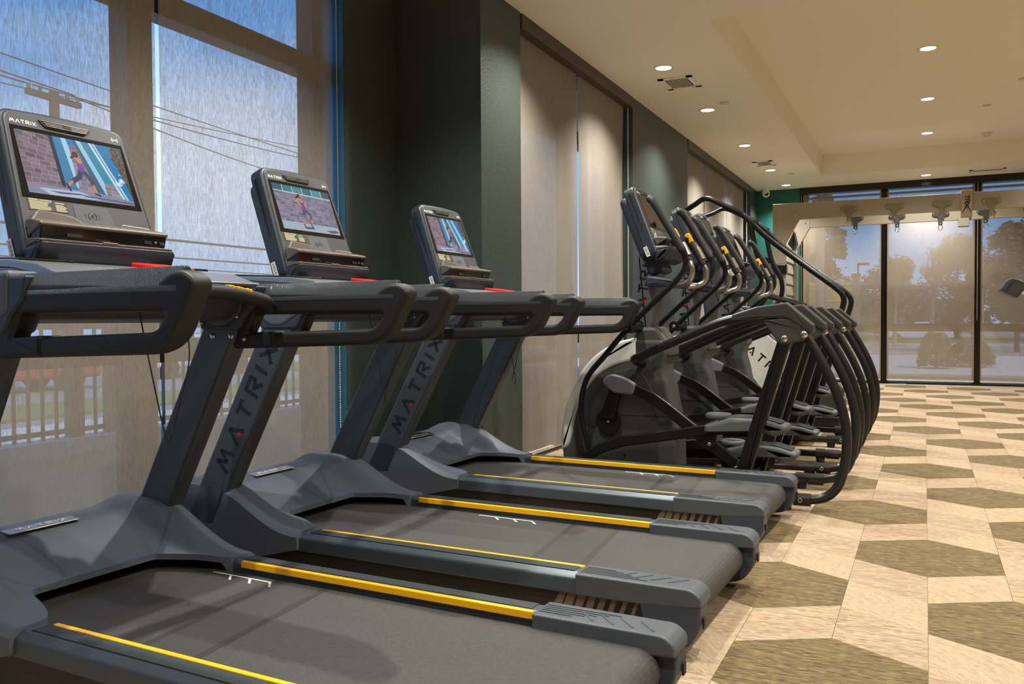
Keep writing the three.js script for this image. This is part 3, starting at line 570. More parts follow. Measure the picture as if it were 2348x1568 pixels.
    const ring = []; for (let i = 0; i <= nx; i++) ring.push(i); for (let j = 1; j <= nz; j++) ring.push(j * (nx + 1) + nx); for (let i = nx - 1; i >= 0; i--) ring.push(nz * (nx + 1) + i); for (let j = nz - 1; j > 0; j--) ring.push(j * (nx + 1));
    const g = new THREE.BufferGeometry(); g.setAttribute('position', new THREE.Float32BufferAttribute(pos, 3)); g.setIndex(idx); g.computeVertexNormals();
    const sp = [], si = []; ring.forEach((v) => { const x = pos[3 * v], y = pos[3 * v + 1], z = pos[3 * v + 2], low = x > -1.8 && Math.abs(z) < 0.31 ? y - 0.02 : Math.min(y - 0.02, Math.max(0.07, 0.16 - 0.1 * Math.min(1, Math.max(0, (-1.5 - x) / 0.4)))); sp.push(x, y, z, x, low, z); });
    const n = ring.length; for (let i = 0; i < n; i++) { const a = 2 * i, b = 2 * ((i + 1) % n); si.push(a, b, a + 1, b, b + 1, a + 1); }
    const sk = new THREE.BufferGeometry(); sk.setAttribute('position', new THREE.Float32BufferAttribute(sp, 3)); sk.setIndex(si);
    const h = mesh('motor_cover', [g, flat(toCreasedNormals(sk, 0.6))], M.slate, t);
    h.material.side = THREE.DoubleSide;
    const pl = mesh('badge', new RoundedBoxGeometry(0.05, 0.004, 0.24, 2, 0.002).rotateZ(-0.1).translate(-2.03, coverHeight(-2.03, 0) + 0.003, 0), M.steel, h); pl.userData.label = 'silver badge';
    const L = lettering('MATRIX', 0.022, 0.5, 0.2, 0.001);
    for (const q of L.gs) mesh('badge_letter', q.translate(-L.width / 2, -0.011, 0).rotateX(-Math.PI / 2).rotateY(Math.PI / 2).rotateZ(-0.1).translate(-2.03, coverHeight(-2.03, 0) + 0.005, 0), M.white, h);
  }
  // dashboard between the handrails
  const dash = mesh('dashboard', [ext(poly([[-1.98, 1.1], [-1.42, 1.085], [-1.4, 1.11], [-1.6, 1.15], [-1.95, 1.175]], 0.02), -0.35, 0.35, 0.02, 3), ext(poly([[-1.85, 1.0], [-1.52, 1.01], [-1.46, 1.09], [-1.9, 1.1]], 0.03), -0.35, 0.35, 0.01)], M.slateDark, t);
  mesh('dash_plate', ext(poly([[-1.62, 1.15], [-1.405, 1.115], [-1.4, 1.125], [-1.5, 1.158], [-1.61, 1.172], [-1.94, 1.186], [-1.945, 1.172]], 0.004), -0.34, 0.34, 0.004), M.silverDash, dash);
  mesh('cup_tray', [1, -1].map((s) => ext(poly([[-1.93, 1.17], [-1.6, 1.16], [-1.6, 1.178], [-1.93, 1.194]], 0.006), ...(s > 0 ? [0.16, 0.32] : [-0.32, -0.16]), 0.004)), M.blackGloss, dash);
  mesh('stop_button', ext(poly([[-1.6, 1.155], [-1.47, 1.14], [-1.47, 1.166], [-1.6, 1.184]], 0.005), -0.15, -0.02, 0.005), M.red, dash).userData.label = 'red stop button';
  const bar = mesh('sensor_bar', tube([[-1.37, 1.05, 0.36], [-1.34, 1.068, 0.3], [-1.325, 1.088, 0.15], [-1.32, 1.092, 0], [-1.325, 1.088, -0.15], [-1.34, 1.068, -0.3], [-1.37, 1.05, -0.36]], 0.023, 48, 14), M.rubber, t);
  for (const s of [1, -1]) mesh('yellow_keys', [0, 1, 2].map((i) => new RoundedBoxGeometry(0.026, 0.012, 0.026, 1, 0.003).rotateX(s * 0.16).translate(-1.325, 1.106 - 0.004 * i, s * (0.15 + 0.034 * i))), M.yellow, bar);
  mesh('console_neck', box(-1.84, -1.72, 1.1, 1.2, -0.13, 0.13, 0.02), M.black, t);
  console_(t, { w0: 0.475, w1: 0.425, h: 0.495, depth: 0.105, screen, x: -1.715, y: 1.172, tilt: 0.35 });
  // emergency cord
  mesh('safety_cord', tube([[-1.42, 1.06, -0.06], [-1.4, 0.9, -0.06], [-1.415, 0.78, -0.04], [-1.43, 0.68, -0.02], [-1.39, 0.665, 0.03], [-1.37, 0.7, 0.06], [-1.39, 0.9, 0.09], [-1.42, 1.06, 0.1]], 0.0022, 40, 6), M.black, t);
  mesh('safety_clip', box(-1.43, -1.41, 1.03, 1.06, -0.075, -0.045, 0.004), M.red, t);
  mesh('leveling_foot', [[-0.35, 0.3], [-0.35, -0.3], [-2.0, 0.3], [-2.0, -0.3]].map(([x, z]) => cyl([x, 0, z], [x, 0.07, z], 0.03)), M.black, t);
  mesh('under_frame', box(-2.2, -0.16, 0.07, 0.15, -0.34, 0.34), M.black, t);
  return t;
}
treadmill('nearest black treadmill at left, glass-front runner picture on its screen', [-0.56, 0, -1.725], -0.035, SCREEN[0], -1.14, -1.56);
treadmill('middle black treadmill, stone-wall runner picture on its screen', [-0.565, 0, -2.832], -0.028, SCREEN[1], -0.56, -1.14);
treadmill('farthest black treadmill, in front of the dark green column', [-0.59, 0, -4.07], -0.035, SCREEN[0], -0.5, -0.88);

// ---------------------------------------------------------------- elliptical trainers (x below is the room's X)
const EX = -1.25, LX = (p) => [p[0] - EX, ...p.slice(1)];
const lx = (pts) => pts.map(LX);
function elliptical(label, Zc, phase) {
  const t = thing('elliptical_trainer', label, 'elliptical', [EX, 0, -Zc], 0, 'elliptical trainers beside the treadmills');
  // drive housing
  const hull = [[-2.0, 0.05], [-2.005, 0.3, 0.1], [-1.96, 0.53, 0.15], [-1.83, 0.745, 0.15], [-1.68, 0.85, 0.15], [-1.555, 0.885], [-1.37, 0.885], [-1.345, 0.8], [-1.375, 0.72, 0.06], [-1.345, 0.62], [-1.295, 0.36], [-1.288, 0.05]];
  const body = mesh('housing', ext(poly(lx(hull), 0.02), -0.125, 0.125, 0.02, 3), M.bodyGrey, t);
  const rim = [[-2.012, 0.2, 0.02], [-2.012, 0.31, 0.1], [-1.97, 0.54, 0.15], [-1.835, 0.757, 0.15], [-1.685, 0.862, 0.15], [-1.53, 0.9], [-1.53, 0.765], [-1.69, 0.725, 0.15], [-1.82, 0.625, 0.15], [-1.905, 0.46, 0.15], [-1.935, 0.3, 0.08], [-1.955, 0.23, 0.03]];
  mesh('silver_rim', ext(poly(lx(rim), 0.01), -0.135, 0.135, 0.02, 3), M.bodySilver, body).userData.label = 'pale silver rim';
  for (const s of [1, -1]) {
    const z = s > 0 ? [0.123, 0.133] : [-0.133, -0.123];
    mesh('side_panel', ext(poly(lx([[-1.9, 0.12], [-1.895, 0.43, 0.1], [-1.8, 0.595, 0.12], [-1.67, 0.69, 0.12], [-1.52, 0.725], [-1.43, 0.6, 0.1], [-1.4, 0.44], [-1.4, 0.12]]), 0.02), ...z, 0.003), M.bodyGreyDark, body);
    mesh('panel_seam', [box(-1.62 - EX, -1.3 - EX, 0.437, 0.44, ...(s > 0 ? [0.131, 0.1345] : [-0.1345, -0.131]))], M.black, body);
    mesh('panel_screw', [[-1.41, 0.445], [-1.8, 0.36], [-1.6, 0.2]].map(([x, y]) => new THREE.CylinderGeometry(0.008, 0.008, 0.002, 12).rotateX(Math.PI / 2).translate(x - EX, y, s * 0.1335)), M.black, body);
  }
  mesh('mast_collar', ext(poly(lx([[-1.6, 0.84], [-1.5, 0.96], [-1.41, 0.96], [-1.335, 0.86], [-1.33, 0.79], [-1.4, 0.76], [-1.6, 0.8]]), 0.02), -0.115, 0.115, 0.02), M.bodyGrey, t);
  const mast = mesh('mast', ext(poly(lx([[-1.615, 0.85], [-1.465, 0.85], [-1.385, 1.4], [-1.54, 1.4]]), 0.01), -0.075, 0.075, 0.018, 3), M.mastPaint, t);
  { const L = lettering('MATRIX', 0.054, 0.5, 0.23, 0.001), ang = Math.atan2(0.55, 0.078);
    const put = (g) => g.translate(0, -0.027, 0).rotateZ(ang).translate(-1.528 - EX, 0.985, 0.0745);
    L.gs.forEach((g_) => mesh('letter', (put)(g_), M.letterDark, mast));
    mesh('lettering_dot', put(new THREE.CylinderGeometry(0.008, 0.008, 0.002, 14).rotateX(Math.PI / 2).translate(L.at('A') + 0.034, 0.01, 0)), M.redDot, mast).userData.label = 'red dot'; }
  mesh('tray', ext(poly(lx([[-1.48, 1.2], [-1.29, 1.185], [-1.265, 1.215], [-1.31, 1.24], [-1.46, 1.262]]), 0.015), -0.15, 0.15, 0.015), M.slateDark, t);
  console_(t, { w0: 0.42, w1: 0.36, h: 0.45, depth: 0.11, screen: M.offScreen, x: -1.375 - EX, y: 1.36, tilt: 0.38 });
  for (const s of [1, -1]) {
    const far = s < 0;
    // swinging handle
    const pts = [[-1.795, 0.2, s * 0.2], [-1.835, 0.45, s * 0.235], [-1.79, 0.65, s * 0.265], [-1.665, 0.8, s * 0.28], [-1.525, 0.955, s * 0.29], [-1.38, 1.09, s * 0.3], [-1.24, 1.215, s * 0.315], [-1.185, 1.29, s * 0.325], [-1.19, 1.37, s * 0.335], [-1.23, 1.44, s * 0.335]];
    const sw = mesh('swing_arm', tube(lx(pts), 0.0165, 72, 12), M.tubeBlack, t);
    mesh('swing_grip', [tube(lx([[-1.2, 1.385, s * 0.335], [-1.285, 1.53, s * 0.335], [-1.355, 1.645, s * 0.33], [-1.385, 1.675, s * 0.318]]), 0.0225, 30, 14)], M.rubber, sw);
    const piv = mesh('pivot', [cyl([-1.525 - EX, 0.957, s * 0.07], [-1.525 - EX, 0.957, s * 0.3], 0.03), cyl([-1.525 - EX, 0.957, s * 0.27], [-1.525 - EX, 0.957, s * 0.33], 0.038, 0.034)], M.tubeBlack, t);
    mesh('pivot_bolt', screw(-1.525 - EX, 0.957, s * 0.33, 0.012, s), M.chrome, piv);
    // fixed handle with contact plates
    const fx = mesh('fixed_handle', tube(lx([[-1.36, 1.215, s * 0.08], [-1.27, 1.2, s * 0.15], [-1.2, 1.225, s * 0.17], [-1.185, 1.29, s * 0.175], [-1.215, 1.35, s * 0.172]]), 0.016, 40, 12), M.steel, t);
    mesh('fixed_grip', tube(lx([[-1.207, 1.335, s * 0.172], [-1.25, 1.415, s * 0.168], [-1.295, 1.49, s * 0.158]]), 0.021, 20, 12), M.rubber, fx);
    mesh('contact_plate', cyl(LX([-1.208, 1.362, s * 0.174]), LX([-1.245, 1.432, s * 0.17]), 0.0225, 0.0225, 14), M.steel, fx);
    mesh('yellow_button', new RoundedBoxGeometry(0.03, 0.06, 0.036, 2, 0.006).rotateZ(0.5).translate(-1.285 - EX, 1.492, s * 0.158), M.yellow, fx);
    // crank, rocker and link bars
    const up = phase ? !far : far, ang = far ? 1 : 0;
    const cr = mesh('crank_disc', new THREE.CylinderGeometry(0.075, 0.075, 0.03, 32).rotateX(Math.PI / 2).translate(-1.693 - EX, 0.4, s * 0.145), M.tubeBlack, t);
    mesh('crank_bolt', screw(-1.693 - EX, 0.4, s * 0.16, 0.01, s), M.chrome, cr);
    const end = far ? [-1.74, 0.2] : [-1.64, 0.62];
    mesh('crank_arm', ext(poly(lx([[-1.74, 0.42], [-1.65, 0.41], [end[0] + 0.035, end[1]], [end[0] - 0.03, end[1]]]), 0.015), ...(s > 0 ? [0.15, 0.18] : [-0.18, -0.15]), 0.006), M.tubeBlack, t);
    const z = s > 0 ? [0.18, 0.225] : [-0.225, -0.18];
    const dy = far ? -0.42 : 0;
    mesh('joint_cover', ext(poly(lx([[-1.72, 0.64 + dy, 0.05], [-1.66, 0.69 + dy, 0.05], [-1.58, 0.67 + dy], [-1.5, 0.63 + dy], [-1.52, 0.565 + dy], [-1.64, 0.575 + dy]]), 0.02), ...z, 0.014, 3), M.capGrey, t);
    const path = far ? [[-1.53, 0.2], [-1.42, 0.215], [-1.25, 0.24], [-1.05, 0.25], [-0.95, 0.24]] : [[-1.53, 0.605], [-1.42, 0.56], [-1.33, 0.5], [-1.1, 0.325], [-0.93, 0.2]];
    const ribbon = (ps, h) => { const up_ = [], dn = []; ps.forEach((p, i) => { const a = ps[Math.max(0, i - 1)], b = ps[Math.min(ps.length - 1, i + 1)], L = Math.hypot(b[0] - a[0], b[1] - a[1]), nx = -(b[1] - a[1]) / L * h, ny = (b[0] - a[0]) / L * h; up_.push([p[0] + nx, p[1] + ny]); dn.unshift([p[0] - nx, p[1] - ny]); }); return poly(lx([...up_, ...dn]), 0.03); };
    mesh('link_bar', ext(ribbon(path, 0.032), ...(s > 0 ? [0.18, 0.218] : [-0.218, -0.18]), 0.007), M.tubeBlack, t);
    // foot bar and pedal
    const py = far ? -0.2 : 0;
    const fb = far ? [[-1.8, 0.16], [-1.5, 0.17], [-1.1, 0.185], [-0.85, 0.19]] : [[-1.81, 0.19], [-1.7, 0.255], [-1.57, 0.3], [-1.32, 0.345], [-1.09, 0.39], [-0.8, 0.42]];
    mesh('foot_bar', ext(ribbon(fb, 0.03), ...(s > 0 ? [0.225, 0.265] : [-0.265, -0.225]), 0.007), M.tubeBlack, t);
    const ped = mesh('pedal', [ext(poly(lx([[-1.095, 0.375 + py], [-1.095, 0.42 + py], [-0.95, 0.468 + py], [-0.78, 0.468 + py, 0.05], [-0.65, 0.432 + py, 0.04], [-0.655, 0.4 + py, 0.03], [-0.72, 0.37 + py, 0.03], [-0.78, 0.39 + py, 0.03], [-0.85, 0.425 + py], [-1.0, 0.4 + py]]), 0.01), ...(s > 0 ? [0.115, 0.285] : [-0.285, -0.115]), 0.025, 3)], M.pedal, t);
    mesh('pedal_pad', ext(poly(lx([[-1.02, 0.455 + py], [-0.94, 0.472 + py], [-0.78, 0.473 + py], [-0.68, 0.448 + py], [-0.69, 0.44 + py], [-1.02, 0.44 + py]]), 0.01), ...(s > 0 ? [0.135, 0.265] : [-0.265, -0.135]), 0.004), M.black, ped);
    mesh('toe_cup', new THREE.TorusGeometry(0.055, 0.012, 10, 24).scale(1.1, 1, 1.35).rotateX(Math.PI / 2).translate(-1.03 - EX, 0.465 + py, s * 0.2), M.pedal, ped);
    mesh('link_plate', ext(poly(lx([[-1.13, 0.385 + py], [-1.03, 0.4 + py], [-1.04, 0.29 + py], [-1.08, 0.275 + py]]), 0.015), ...(s > 0 ? [0.19, 0.235] : [-0.235, -0.19]), 0.006), M.tubeBlack, t);
    mesh('link_bolt', screw(-1.075 - EX, 0.31 + py, s * 0.236, 0.012, s), M.chrome, t);
    // rear frame of that side
    const fz = s * 0.31, w = (a, b) => (s > 0 ? [0.31 + a, 0.31 + b] : [-0.31 - b, -0.31 - a]);
    mesh('support_rail', tube(lx([[-1.49, 0.745, s * 0.12], [-1.515, 0.77, s * 0.2], [-1.47, 0.79, s * 0.26], [-1.3, 0.86, s * 0.3], [-1.1, 0.945, fz], [-0.98, 0.99, fz], [-0.85, 1.015, fz], [-0.72, 1.02, fz]]), 0.025, 60, 14), M.tubePaint, t);
    mesh('shoulder_cover', ext(poly(lx([[-0.935, 0.995], [-0.925, 1.028], [-0.8, 1.068], [-0.645, 1.088], [-0.515, 0.972], [-0.512, 0.94], [-0.53, 0.925], [-0.635, 1.0], [-0.67, 1.01], [-0.8, 0.998]]), 0.006), ...w(-0.042, 0.042), 0.01, 3), M.shoulder, t);
    const bk = mesh('shoulder_bracket', ext(poly(lx([[-0.775, 1.0], [-0.7, 0.89], [-0.672, 0.862, 0.025], [-0.545, 0.895, 0.025], [-0.53, 0.94], [-0.635, 1.005]]), 0.01), ...w(-0.032, 0.034), 0.008), M.bodyGreyDark, t);
    for (const [bx, by] of [[-0.66, 0.898], [-0.561, 0.921]]) mesh('shoulder_bolt', screw(bx - EX, by, s * 0.344, 0.02, s), M.chrome, bk);
    mesh('post', ext(poly(lx([[-0.695, 0.89], [-0.622, 0.9], [-0.87, 0.06], [-0.95, 0.06]]), 0.004), ...w(-0.025, 0.03), 0.01, 3), M.tubeBlack, t);
    mesh('bent_tube', tube(lx([[-0.57, 0.93, fz], [-0.53, 0.87, fz], [-0.442, 0.706, fz], [-0.386, 0.563, fz], [-0.358, 0.42, fz], [-0.362, 0.28, fz], [-0.392, 0.155, fz], [-0.45, 0.085, fz], [-0.54, 0.06, fz], [-0.62, 0.06, fz]]), 0.0245, 80, 14), M.tubePaint, t);
    const cn = mesh('tube_joint', [cyl(LX([-0.53, 0.058, fz]), LX([-0.615, 0.058, fz]), 0.033, 0.033, 20), cyl(LX([-0.622, 0.058, fz]), LX([-0.685, 0.058, fz]), 0.036, 0.036, 20), cyl(LX([-0.655, 0.002, fz]), LX([-0.655, 0.05, fz]), 0.03, 0.026)], M.tubePaint, t);
    mesh('joint_bolt', new THREE.TorusGeometry(0.009, 0.003, 8, 16).translate(-0.58 - EX, 0.06, fz + s * 0.032), M.chrome, cn);
    mesh('base_tube', tube(lx([[-0.67, 0.058, fz], [-0.9, 0.058, fz], [-1.3, 0.06, s * 0.24]]), 0.024, 10, 12), M.tubePaint, t);
  }
  mesh('base_beam', [box(-1.35 - EX, -0.86 - EX, 0.06, 0.14, -0.06, 0.06, 0.01), box(-0.98 - EX, -0.88 - EX, 0.04, 0.13, -0.32, 0.32, 0.012), box(-2.0 - EX, -1.28 - EX, 0.0, 0.07, -0.2, 0.2, 0.01)], M.tubeBlack, t);
  return t;
}
elliptical('nearest black elliptical trainer with pale silver front rim', 4.93, 0);
elliptical('middle elliptical trainer, between the nearest one and the third', 5.95, 0);
elliptical('farthest elliptical trainer, next to the stair climber', 7.32, 0);

// ---------------------------------------------------------------- stair climber
{
  const Zc = 8.7, t = thing('stair_climber', 'stair climber with tall black handrails and silver side panel', 'stair climber', [EX, 0, -Zc]);
  for (const s of [1, -1]) {
    const z = s * 0.42;
    mesh('handrail', tube(lx([[-2.25, 1.98, s * 0.2], [-2.18, 2.07, s * 0.3], [-2.05, 2.13, s * 0.38], [-1.92, 2.18, z], [-1.75, 2.1, z], [-1.577, 2.0, z], [-1.344, 1.77, z], [-1.0, 1.49, z], [-0.74, 1.285, z], [-0.672, 1.2, z], [-0.68, 1.1, z], [-0.75, 0.92, z], [-0.9, 0.6, z], [-1.0, 0.35, z]]), 0.026, 110, 12), M.tubeBlack, t);
    mesh('lower_rail', tube(lx([[-1.62, 1.3, z], [-1.35, 1.22, z], [-1.05, 1.12, z], [-0.86, 0.98, z], [-0.84, 0.7, z]]), 0.022, 50, 10), M.tubePaint, t);
    mesh('support', tube(lx([[-1.5, 1.9, z], [-1.44, 1.62, z], [-1.34, 1.4, z], [-1.36, 1.2, z], [-1.55, 1.02, s * 0.38]]), 0.024, 40, 10), M.tubeBlack, t);
    mesh('key_pod', new RoundedBoxGeometry(0.13, 0.04, 0.05, 2, 0.012).rotateZ(-0.62).translate(-1.52 - EX, 1.965, z), M.slateDark, t);
    mesh('orange_key', [0, 1].map((i) => new RoundedBoxGeometry(0.04, 0.012, 0.03, 1, 0.003).rotateZ(-0.62).translate(-1.545 + i * 0.05 - EX, 2.0 - i * 0.036, z)), std(0xd98a1e, 0.4), t);
    const sp = mesh('side_panel', ext(poly(lx([[-2.0, 0.1], [-2.02, 0.9, 0.1], [-1.85, 1.16, 0.08], [-1.62, 1.13, 0.05], [-1.08, 0.64], [-0.72, 0.3], [-0.72, 0.1]]), 0.03), ...(s > 0 ? [0.33, 0.38] : [-0.38, -0.33]), 0.02, 3), M.bodyGreyDark, t);
    mesh('silver_panel', ext(poly(lx([[-1.86, 0.93], [-1.62, 1.08], [-1.05, 0.6], [-0.9, 0.2], [-1.3, 0.2]]), 0.03), ...(s > 0 ? [0.375, 0.388] : [-0.388, -0.375]), 0.005), M.bodySilver, sp);
    if (s > 0) {
      const L = lettering('MATRIX', 0.072, 0.6, 0.2, 0.001), put = (g) => g.rotateZ(-0.72).translate(-1.65 - EX, 0.79, 0.3885);
      L.gs.forEach((g_) => mesh('letter', (put)(g_), M.letterDark, sp));
      mesh('lettering_dot', put(new THREE.CylinderGeometry(0.01, 0.01, 0.002, 14).rotateX(Math.PI / 2).translate(L.at('A') + 0.045, 0.015, 0)), M.redDot, sp);
    }
    mesh('base_rail', box(-2.05 - EX, -0.7 - EX, 0.0, 0.1, ...(s > 0 ? [0.3, 0.4] : [-0.4, -0.3]), 0.02), M.tubeBlack, t);
  }
  for (let i = 0; i < 5; i++) mesh('step', box(-1.75 + i * 0.2 - EX, -1.5 + i * 0.2 - EX, 0.95 - i * 0.19, 0.99 - i * 0.19, -0.32, 0.32, 0.008), M.pedal, t);
  for (let i = 0; i < 5; i++) mesh('riser', box(-1.52 + i * 0.2 - EX, -1.5 + i * 0.2 - EX, 0.78 - i * 0.19, 0.95 - i * 0.19, -0.32, 0.32), M.black, t);
  mesh('front_column', ext(poly(lx([[-2.0, 0.9], [-1.75, 0.95], [-1.9, 1.7], [-2.08, 1.7]]), 0.03), -0.14, 0.14, 0.03), M.uprightPaint, t);
  console_(t, { w0: 0.46, w1: 0.4, h: 0.5, depth: 0.11, screen: M.offScreen, x: -1.9 - EX, y: 1.6, tilt: 0.33 });
  mesh('top_bar', tube(lx([[-2.25, 1.98, 0.2], [-2.27, 1.95, 0], [-2.25, 1.98, -0.2]]), 0.026, 16, 10), M.tubeBlack, t);
}

// ---------------------------------------------------------------- suspension training frame in front of the end wall
{
  const Z0 = 12.0, Z1 = 13.16, t = thing('suspension_frame', 'tan steel suspension training frame with a long overhead beam', 'exercise frame', [0, 0, 0]);
  const arch = (Z, inner) => {
    const f = (a, b) => [-Z + a, -Z + b];
    mesh('post', [ext(poly([[-1.87, 0], [-1.703, 0], [-1.703, 2.56], [-1.87, 2.56]], 0.006), ...f(-0.03, 0.03), 0.006), ext(poly([[2.6, 0], [2.77, 0], [2.77, 2.56], [2.6, 2.56]], 0.006), ...f(-0.03, 0.03), 0.006)], M.frameTan, t);
    const beam = mesh('beam', ext(poly([[-1.72, 2.34], [2.62, 2.34], [2.62, 2.56], [-1.72, 2.56]], 0.008), ...f(-0.028, 0.028), 0.006), M.frameTan, t);
    const gp = mesh('gusset', ext(poly([[-1.873, 2.03], [-1.873, 2.562], [-1.53, 2.562], [-1.53, 2.338], [-1.7, 2.04], [-1.705, 2.03]], 0.004), ...f(-0.036, 0.036), 0.004), M.frameTan, t);
    for (const [x, y] of [[-1.8, 2.48], [-1.59, 2.485], [-1.8, 2.405], [-1.59, 2.41], [-1.83, 2.3], [-1.75, 2.305], [-1.755, 2.09]]) mesh('gusset_bolt', screw(x, y, -Z + 0.036, 0.013, 1), M.steel, gp);
    [-0.905, -0.362, 0.18, 0.725, 1.27, 1.81].forEach((x, i) => {   // swing hanger: tee plate, arm and ring
      const zf = inner ? -Z + 0.03 : -Z + 0.03, m = inner ? M.frameTanDark : M.plateGold, dy = inner ? -0.0 : 0;
      const tee = poly([[x - 0.1, 2.47], [x + 0.1, 2.47], [x + 0.108, 2.43, 0.02], [x + 0.09, 2.41, 0.02], [x + 0.03, 2.4, 0.03], [x + 0.028, 2.28, 0.02], [x - 0.028, 2.28, 0.02], [x - 0.03, 2.4, 0.03], [x - 0.09, 2.41, 0.02], [x - 0.108, 2.43, 0.02]], 0.02);
      const h = mesh('hanger', ext(tee, zf, zf + 0.02, 0.003), m, beam);
      for (const [a, b] of [[x - 0.085, 2.435], [x + 0.085, 2.435], [x, 2.3]]) mesh('hanger_bolt', screw(a, b, zf + 0.02, 0.012, 1), M.steel, beam);
      mesh('hanger_ring', new THREE.TorusGeometry(0.026, 0.005, 8, 20).scale(1, 1.35, 1).translate(x, 2.25, zf + 0.008), M.chrome, beam);
    });
    return beam;
  };
  arch(Z0, false); arch(Z1, true);
  for (let y = 0.25; y < 2.0; y += 0.155) mesh('rung', cyl([-1.76, y, -Z0], [-1.76, y, -Z1], 0.017, 0.017, 12), M.frameTanDark, t);
  mesh('inner_gusset', [ext(poly([[-1.70, 2.03], [-1.62, 2.2], [-1.58, 2.03], [-1.62, 1.93]], 0.01), -Z0 - 0.3, -Z0 - 0.1, 0.01)], M.frameTanDark, t);
  const block = mesh('badge_block', zb(0.392, 0.518, 2.257, 2.585, Z0 - 0.075, Z0 + 0.075, 0.006), M.frameTan, t);
  mesh('badge_block', zb(0.4, 0.53, 2.25, 2.59, Z1 - 0.075, Z1 + 0.075, 0.006), M.frameTan, t);
  const L = lettering('TRX', 0.048, 0.1, 0.26, 0.001);
  for (const g of L.gs) mesh('letter', g.rotateZ(-Math.PI / 2).translate(0.432, 2.52, -Z0 + 0.0755), M.letterDark, block);
  mesh('badge_mark', tube([[0.41, 2.31, -Z0 + 0.076], [0.43, 2.35, -Z0 + 0.076], [0.455, 2.372, -Z0 + 0.076], [0.48, 2.35, -Z0 + 0.076], [0.5, 2.315, -Z0 + 0.076]], 0.005, 20, 6), M.letterDark, block);
  mesh('post_sleeve', zb(-1.89, -1.685, 1.606, 1.748, Z0 - 0.09, Z0 + 0.05, 0.02), M.blackGloss, t);
  mesh('side_holder', [zb(-2.06, -1.91, 1.71, 1.85, Z0 - 0.1, Z0 + 0.04, 0.02), zb(-1.93, -1.86, 1.77, 1.8, Z0 - 0.03, Z0, 0.004)], M.blackGloss, t);
  mesh('foot', [zb(-1.92, -1.65, 0, 0.02, Z0 - 0.15, Z1 + 0.15), zb(2.55, 2.82, 0, 0.02, Z0 - 0.15, Z1 + 0.15)], M.frameTan, t);
}
{ // machine at the right edge: only its roller pad shows
  const t = thing('leg_machine', 'black padded roller on a chrome arm at the right frame edge', 'exercise machine', [1.4, 0, -9.0]);
  const pad = mesh('roller_pad', ext(poly([[-0.79, 1.253], [-0.655, 1.178], [-0.585, 1.275], [-0.6, 1.325, 0.04], [-0.69, 1.365, 0.07], [-0.735, 1.345, 0.05]], 0.01), -0.15, 0.15, 0.012, 3), std(0x2f3234, 0.5, 0, { bumpMap: grain, bumpScale: 0.0004 }), t);
  mesh('piping', tube([[-0.755, 1.24, 0.1505], [-0.7, 1.32, 0.1505], [-0.66, 1.34, 0.1505], [-0.59, 1.3, 0.1505]], 0.003, 20, 6), M.black, pad);
  mesh('chrome_arm', tube([[-0.62, 1.25, 0], [-0.5, 1.2, 0], [-0.3, 1.12, 0], [0, 0.95, 0]], 0.026, 30, 14), M.chrome, t);
  mesh('stand', [box(-0.05, 0.05, 0.05, 1.0, -0.05, 0.05, 0.01), box(-0.3, 0.6, 0, 0.06, -0.35, -0.27, 0.01), box(-0.3, 0.6, 0, 0.06, 0.27, 0.35, 0.01), box(-0.05, 0.05, 0, 0.06, -0.35, 0.35, 0.01)], M.tubeBlack, t);
}

// ---------------------------------------------------------------- outside
const gn = noise2(101, 64), gn2 = noise2(102, 128);
const dirt = (a, b, seed, size) => { const n = noise2(seed, 64), r = rng(seed), f = new Float32Array(256 * 256).map(() => r()); return rep(dataTex(256, 256, (i, j) => { const t = 0.5 * n(i / 4, j / 4) + 0.5 * f[j * 256 + i]; return a.map((c, q) => c + (b[q] - c) * t); }), 1 / size); };
M.mulch = std(0xffffff, 1, 0, { map: dirt([92, 78, 60], [150, 132, 104], 111, 1.2) });
M.asphalt = std(0xffffff, 0.95, 0, { map: dirt([120, 120, 122], [165, 164, 164], 112, 2) });
M.concrete = std(0xffffff, 0.9, 0, { map: dirt([185, 182, 174], [214, 211, 203], 113, 1.5) });
M.grass = std(0xffffff, 1, 0, { map: dirt([92, 104, 56], [142, 148, 84], 114, 1) });
const GY = -0.75;                        // the street lies a little below the gym floor
struct('ground', [zb(-120, 120, GY - 0.2, GY, -60, 160)], M.asphalt);
struct('ground_bed', [zb(-6.5, -3.5, GY, -0.12, -4, 30), zb(-3.5, 24, GY, -0.14, 14.7, 18.6)], M.mulch);
struct('ground_kerb', [zb(-6.75, -6.5, GY, 0.02, -4, 30), zb(-3.5, 24, GY, -0.1, 18.6, 19.4), zb(-9.6, -9.3, GY, GY + 0.12, -10, 34), zb(-30, 40, GY, GY + 0.1, 60, 61)], M.concrete);
struct('ground_lawn', [zb(-17, -14.5, GY, GY + 0.06, -20, 60), zb(-30, 40, GY, GY + 0.06, 24, 28), zb(-30, 40, GY, GY + 0.08, 70, 90)], M.grass);
struct('ground_path', [zb(-30, 40, GY, GY + 0.03, 30, 44), zb(-13.4, -10, GY, GY + 0.04, -20, 60)], M.concrete);
